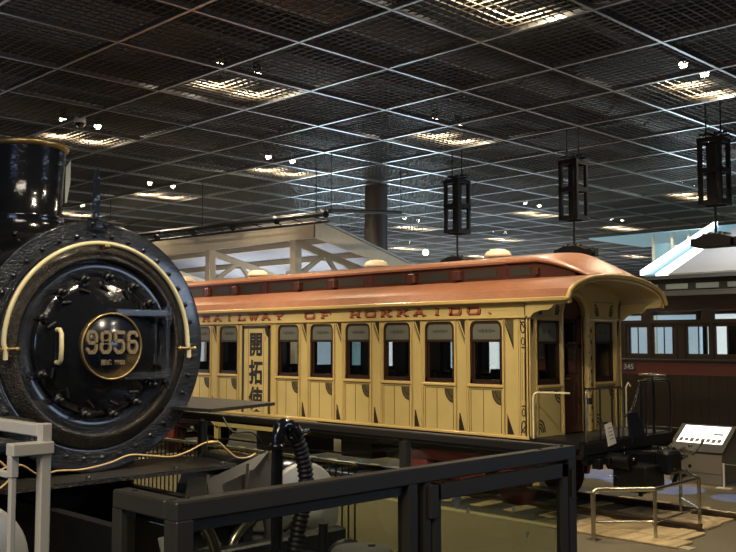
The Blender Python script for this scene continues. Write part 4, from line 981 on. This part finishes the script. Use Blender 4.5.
pr = [(DY-.10, 3.42), (DY+.1, 3.52), (DY+.35, 3.56), (DY+.35, 3.80), (DY+.30, 3.81), (DY+.8, 3.93), (DY+1.33, 3.96), (DY+1.86, 3.93), (DY+2.36, 3.81), (DY+2.31, 3.80), (DY+2.31, 3.56), (DY+2.56, 3.52), (DY+2.76, 3.42)]
MB().prism(pr, 'x', X0-.4, X1+.4).build('roof', 'carroof', dc)
for k in range(15):
    x_ = -12.43+.685*k; MB().bbox(x_, x_+.50, DY+.335, DY+.35, 3.585, 3.70, .004).build('clerestory_window', 'greyglass', dc)
b = MB(); b.box(X0, X1, DY+.1, DY+2.5, .45, .62); 
for x_ in (-11.7, -9.9, -5.3, -3.5):
    for s_ in (-1, 1): b.lathe([(0, 0), (.42, 0), (.43, .1), (0, .1)], (x_, DY+1.3+s_*.56-.05, .43), 'y', 32)
b.bbox(-10.5, -9.2, DY+.3, DY+1, .1, .5, .02); b.bbox(-8.6, -7.6, DY+.3, DY+1, .12, .5, .02)
b.build('underframe', 'under', dc)
MB().box(X0+.5, X1-.5, DY+.1, DY+.5, 1.0, 1.45).build('long_bench', 'mosaic', dc)

# glowing panels added as the lit backdrop seen through the railcar windows
k = 0
for x_ in [-16.0+1.3*i for i in range(11)]:
    wht = i_ = int((x_+16)/1.3+.5) % 3 == 1
    o = tag(MB().bbox(x_, x_+1.2, 23.0, 23.08, 0, 3.6, .01).build('glow_panel', 'lightwhite' if wht else 'lightwall', None, (x_+.6, 23.04, 0)), 'added glowing %s panel glimpsed through the dark railcar windows' % ('white' if wht else 'pale blue'), 'glowing panel', 'added glowing panels behind the dark railcar')
for x_ in (-11.9, -9.4, -6.9, -4.4):
    tag(MB().cyl((x_, 22.3, 0), (x_, 22.3, 3.55), .09, 16).build('slim_post', 'white', None, (x_, 22.3, 0)), 'slim white post between the dark railcar and the glowing panels', 'post', 'slim white posts behind the railcar')

for x0, x1, z1, m_, lab in ((-29.2, -28.0, 3.0, 'lightwhite', 'bright added glowing board seen through the coach window beside the smokebox'), (-22.5, -21.7, 3.0, 'lightwall', 'dim blue added glowing board seen through the second window right of the name panel'),
    (-20.7, -20.0, 2.9, 'bluewall', 'narrow blue added glowing board seen through the third window right of the name panel'), (-19.2, -18.6, 2.8, 'lightwhite', 'bright added glowing board seen through the fourth window right of the name panel'),
    (-17.5, -17.25, 2.8, 'lightwhite', 'slim bright added glowing board seen at the left of the fifth window'), (-16.75, -16.5, 2.8, 'lightwall', 'slim pale blue added glowing board seen at the right of the fifth window'), (-15.4, -15.1, 2.9, 'lightwhite', 'slim bright added glowing board seen through the last side window'), (-13.75, -13.5, 2.6, 'lightwall', 'slim added glowing board seen through the left end window')):
    o = MB().bbox(x0, x1, 20.0, 20.06, 1.0, z1, .008).build('glow_board', m_, None, ((x0+x1)/2, 20.03, 0)); tag(o, lab, 'glowing board')  # glowing boards added for the bright patches in the coach windows
    MB().box((x0+x1)/2-.03, (x0+x1)/2+.03, 20.0, 20.05, 0, 1.0).build('board_leg', 'steelblack', o)
# ================================================================ PALE ROOF WITH LIGHT STRIPS
pr_ = thing('pale_roof_canopy', 'pale grey sheet-roofed canopy edged with glowing cool white strips', 'canopy', (-9, 24, 0))
def ramp(y0, y1, x0, x1, h0, h1):
    z = lambda y_: 4.17+(y_-21.93)*.382
    return MB().prism([(y0, z(y0)+h0), (y1, z(y1)+h0), (y1, z(y1)+h1), (y0, z(y0)+h1)], 'x', x0, x1)
ramp(21.93, 26.5, -11.2, 2, -.08, 0).build('roof_sheet', 'paleroof', pr_)
ramp(21.93, 26.3, -11.98, -11.86, .0, .12).build('rake_light', 'led', pr_)
ramp(21.93, 26.3, -11.86, -11.55, -.08, .0).build('blue_rake_board', 'bluewall', pr_)
ramp(21.93, 24.2, -11.55, -11.2, -.08, .012).build('edge_light', 'led', pr_)
ramp(24.2, 26.3, -11.55, -11.2, -.08, .0).build('blue_rake_board', 'bluewall', pr_)
MB().box(-12, 2, 21.95, 22.1, 4.0, 4.12).box(-12, 2, 26.4, 26.5, 5.7, 5.85).build('eave_beam', 'white', pr_)
for x_ in (-11.6, -8, -4.4, -.8):
    for y_ in (24.0, 26.4): MB().cyl((x_, y_, 0), (x_, y_, 4.9 if y_ < 25 else 5.75), .1, 16).build('post', 'white', pr_)
bl = thing('blue_display_case', 'tall blue-lit glass display case standing high behind the pale roof', 'display case', (-15.6, 31, 0))
MB().bbox(-16.9, -16.2, 32, 32.3, 0, 6.1, .02).build('back_panel', 'bluewall', bl)  # panel glow stands in for the blue light on the case
MB().bbox(-16.1, -14.9, 32, 32.2, 0, 6.0, .02).build('side_panel', 'lightwall', bl)
for x_ in (-16.9, -16.15, -15.5, -14.9): MB().bbox(x_-.04, x_+.04, 31.9, 32, 0, 6.45, .01).build('mullion', 'white', bl)
MB().bbox(-19.5, -13, 31.7, 36, 6.45, 6.5, .02).build('top_board', 'bluewall', bl)

# ================================================================ WHITE TIMBER STATION CANOPY
sc = thing('station_canopy', 'off-white timber platform canopy with trusses behind the yellow coach', 'canopy', (-24, 19, 0))
SY = 17.0
MB().bbox(-34, -19.07, SY, SY+.12, 5.32, 5.83, .01).build('fascia', 'truss', sc)
zz = lambda y_: 5.83-(y_-SY)*.262
MB().prism([(SY, 5.83), (SY+6, zz(SY+6)), (SY+6, zz(SY+6)+.05), (SY, 5.89)], 'x', -34, -19.0).build('roof_boards', 'soffit', sc)
for y_ in (18.3, 19.6, 20.9, 22.2): MB().box(-34, -19.1, y_-.06, y_+.06, zz(y_)-.16, zz(y_)-.0).build('purlin', 'truss', sc)
MB().prism([(SY, 5.32), (SY, 5.83), (SY+6, zz(SY+6)), (SY+6, zz(SY+6)-.2)], 'x', -19.12, -19.05).build('gable_board', 'truss', sc)
for x_ in (-20.04, -24.16, -28.28, -32.4):
    MB().bbox(x_-.12, x_+.12, SY+.02, SY+.26, 0, 5.34, .01).build('post', 'truss', sc)
    MB().bbox(x_-.1, x_+.1, SY+3.3, SY+3.5, 0, 4.85, .01).build('post', 'truss', sc)
    b = MB(); b.bar((x_, SY+.2, 5.25), (x_, SY+6, zz(SY+6)-.42), .12, .2); b.bar((x_, SY+.25, 4.35), (x_, SY+1.25, 5.0), .10, .12); b.bar((x_, SY+1.2, 5.05), (x_, SY+2.3, 3.9), .10, .12); b.bar((x_, SY+3.3, 3.9), (x_, SY+1.9, 4.85), .10, .12)
    b.build('truss', 'truss', sc)
# black lighting truss above it
lt = thing('lighting_bar', 'long black ceiling-hung lighting bar above the white timber canopy', 'lighting bar', (-22, 16, 5.8))
b = MB(); b.cyl((-32, 16.2, 6.07), (-17.8, 16.2, 5.77), .05, 10); b.cyl((-32, 16.5, 6.14), (-17.8, 16.5, 5.87), .05, 10); b.cyl((-32, 16.35, 5.84), (-17.8, 16.35, 5.60), .04, 10)
for k in range(15): b.bar((-31+.9*k, 16.2, 6.04-.018*k), (-30.7+.9*k, 16.5, 5.92-.018*k), .03, .03)
b.build('truss_tube', 'under', lt)
for k in range(7):
    x_ = -30+2*k; MB().cyl((x_, 16.3, 5.85), (x_+.25, 16.2, 5.76), .09, 12).build('lamp_head', 'under', lt)
for x_ in (-29, -23.5, -18.3): MB().cyl((x_, 16.35, 5.85), (x_, 16.35, 7.38), .015, 8).build('hanger', 'steelblack', lt)
tag(MB().cyl((-17.6, 18.9, 6.05), (-17.6, 16.2, 5.85), .05, 10).cyl((-17.6, 18.9, 6.05), (-17.6, 18.9, 7.39), .012, 8).cyl((-17.6, 16.25, 5.85), (-17.6, 16.25, 7.39), .012, 8).build('short_lighting_bar', 'under', None, (-17.6, 18, 6.3)), 'short black bar crossing the end of the lighting bar near the column', 'lighting bar')

# ================================================================ HANGING FRAMES
def lantern():
    r = thing('hanging_projector_frame', 'x', 'hanging frame', (0, 0, 0), 'black hanging frames above the coaches')
    b = MB(); h = .22; p_ = .075
    for sx in (-1, 1):
        for sy in (-1, 1): b.bbox(sx*h-sx*p_, sx*h, sy*h-sy*p_, sy*h, -.62, .60, .006)
    for z_ in (-.62, -.04, .52):
        for s_ in (-1, 1): b.box(-h, h, s_*h-s_*.02, s_*h, z_, z_+.09); b.box(s_*h-s_*.02, s_*h, -h, h, z_, z_+.09)
    b.build('frame', 'under', r)
    MB().box(-.06, .06, -.09, .09, -.55, .5).build('core', 'under', r)
    b = MB(); b.box(-.3, .3, -.02, .02, .62, .66); b.box(-.02, .02, -.3, .3, .64, .68)
    for sx in (-.14, .14): b.cyl((sx, 0, .6), (sx, 0, 1.30), .015, 8)
    for k in range(6): b.box(-.25+.09*k, -.21+.09*k, -.05, .05, .68, .72)
    b.build('mounting', 'steelblack', r)
    MB().cyl((0, 0, -.62), (0, 0, -1.12), .025, 10).build('rod', 'under', r)
    b = MB(); b.prism([(-.34, -1.38), (-.36, -1.24), (-.15, -1.16), (.15, -1.16), (.36, -1.24), (.34, -1.38)], 'y', -.2, .2)
    b.bbox(-.46, -.32, -.07, .07, -1.34, -1.20, .01); b.bbox(.34, .52, -.07, .07, -1.38, -1.22, .01); b.cyl((.45, -.07, -1.3), (.45, -.16, -1.3), .06, 12)
    b.build('projector', 'under', r)
    b = MB()
    for k in range(5): b.box(-.22+.1*k, -.16+.1*k, -.1, .1, -1.16, -1.13+.02*(k % 2))
    b.build('clamp', 'steel', r)
    return r
l0 = lantern(); LL = [((-13.47, 16.35, 5.53), 'leftmost and smallest of the three black hanging frames, right of the brown column'),
      ((-10.39, 16.35, 5.55), 'middle of the three black hanging frames, over the balcony end of the yellow coach'),
      ((-7.41, 16.35, 5.55), 'rightmost and largest of the three black hanging frames, over the dark railcar')]
l0.location = LL[0][0]; l0['label'] = LL[0][1]
for loc, lab in LL[1:]: dup(l0, loc, lab)
# dome camera, globe lamps
cm = thing('dome_camera', 'white dome security camera hanging at the upper left', 'security camera', (-19.04, 9.94, 7.4))
MB().lathe([(0, .18), (.12, .18), (.13, .0), (.12, -.02)], (-19.04, 9.94, 7.35), 'z', 20).build('camera_body', 'white', cm)
MB().lathe([(.115, -.02), (.10, -.08), (.05, -.13), (0, -.14)], (-19.04, 9.94, 7.35), 'z', 20).build('camera_dome', 'gloss', cm)
for (x_, y_, z_), lab in (((-30.9, 35, 6.95), 'bright hanging globe lamp right of the brown column'), ((-33.5, 31.5, 6.6), 'small hanging globe lamp close to the brown column')):
    g = thing('globe_lamp', lab, 'lamp', (x_, y_, z_))
    s_ = .16 if z_ > 6.8 else .1
    MB().lathe([(s_*math.sin(a*PI/12), -s_*math.cos(a*PI/12)) for a in range(13)], (x_, y_, z_), 'z', 20).build('globe', 'globebulb', g)
    MB().cyl((x_, y_, z_+s_), (x_, y_, 7.45+.3), .012, 6).build('cord', 'rubber', g)

# ================================================================ LIGHT
def area(name, loc, tgt, watts, sx, sy, col):
    l = bpy.data.lights.new(name, 'AREA'); l.shape = 'RECTANGLE'; l.size = sx; l.size_y = sy; l.energy = watts; l.color = col
    o = bpy.data.objects.new(name, l); C.objects.link(o); o.location = loc
    o.rotation_euler = (Vector(tgt)-Vector(loc)).to_track_quat('-Z', 'Y').to_euler(); return o
area('exhibit glow beyond canopy', (-27, 27, 4.5), (-23, 24, 8), 700, 6, 3, (.62, .86, 1))
area('exhibit glow right', (-11, 27.5, 5.2), (-13, 22, 8), 420, 8, 2, (.62, .86, 1))
area('far hall glow', (-33, 38, 2.5), (-33.5, 38.5, 8), 4500, 14, 14, (.66, .84, 1))
area('exhibit glow left', (-26, 8, 2.5), (-20, 8, 8), 160, 5, 3, (.75, .86, 1))
area('canopy underside light', (-25, 20, 3.2), (-25, 19.5, 6), 160, 8, 1, (.85, .9, 1))  # unseen area light aimed up at the canopy underside
key((-16, 9.0, 6.9), (-24, 17.5, 4.2), 900, 40, (1, .88, .72))
area('roof wash', (-8, 23.2, 7.2), (-8, 24.5, 4.6), 200, 5, 1, (.95, .97, 1))
area('hall wash', (-1, -2.5, 7.2), (-8, 6, 1.5), 320, 4, 2, (1, .88, .70))
area('added cool fill', (1.5, 9.0, 3.6), (-6.2, 3.4, 2.6), 80, 3, 1.2, (.55, .72, 1))  # added cool light for the bluish sheen on the smokebox, no screens built
area('added cool fill left', (-3.5, -4.5, 3.2), (-6.2, 3.4, 2.6), 70, 3, 2, (.45, .62, 1))  # second added cool light, tinting the left of the smokebox ring
key((-2.2, -.8, 7.2), (-3.3, 1.5, 1.6), 260, 30)
key((-1.5, 8.0, 7.2), (-6.2, 3.4, 2.6), 500, 36, (1, .86, .64))
key((-3.4, 3.6, 7.2), (-6.2, 3.4, 3.0), 900, 36, (1, .84, .60), .08)
key((-4.2, 1.0, 7.2), (-5.4, 3.6, 1.3), 420, 40, (1, .88, .70))
key((-4.0, 6.6, 7.2), (-5.2, 4.2, 1.2), 700, 34, (1, .88, .70))
key((-3.2, 9.5, 7.3), (-6.2, 9.0, 0), 500, 60, (1, .86, .66))
key((-8.2, 6.6, 7.3), (-9.0, 8.4, 0), 620, 80, (1, .88, .66))
key((-14.5, 6.6, 7.3), (-14.0, 8.4, 0), 700, 80, (1, .88, .66))
# blue decorative spots on the floor
for tx, ty, an, en in ((-7.55, 14.7, 9, 4200), (-6.35, 14.6, 7, 3600), (-8.45, 15.2, 10, 4000), (-9.3, 15.5, 11, 4200)):
    spot('blue floor projector', (tx+.6, ty-1.6, 6.9), (tx, ty, 0), en, an, .1, (.13, .30, 1), .01)
w = bpy.data.worlds.new('World'); bpy.context.scene.world = w; w.use_nodes = True
w.node_tree.nodes['Background'].inputs[0].default_value = (.75, .80, 1, 1); w.node_tree.nodes['Background'].inputs[1].default_value = .035
# ================================================================ CAMERA
cam = bpy.data.cameras.new('Camera'); cam.lens = 36*930/736; cam.sensor_width = 36; cam.clip_end = 300
co = bpy.data.objects.new('Camera', cam); C.objects.link(co); co.location = (0, 0, 2.45)
co.rotation_euler = (PI/2+math.atan(66/930), 0, PI/4)
sn = bpy.context.scene; sn.camera = co
sn.view_settings.view_transform = 'Standard'; sn.view_settings.look = 'None'; sn.view_settings.exposure = 0; sn.view_settings.gamma = 1
sn.view_settings.use_curve_mapping = False
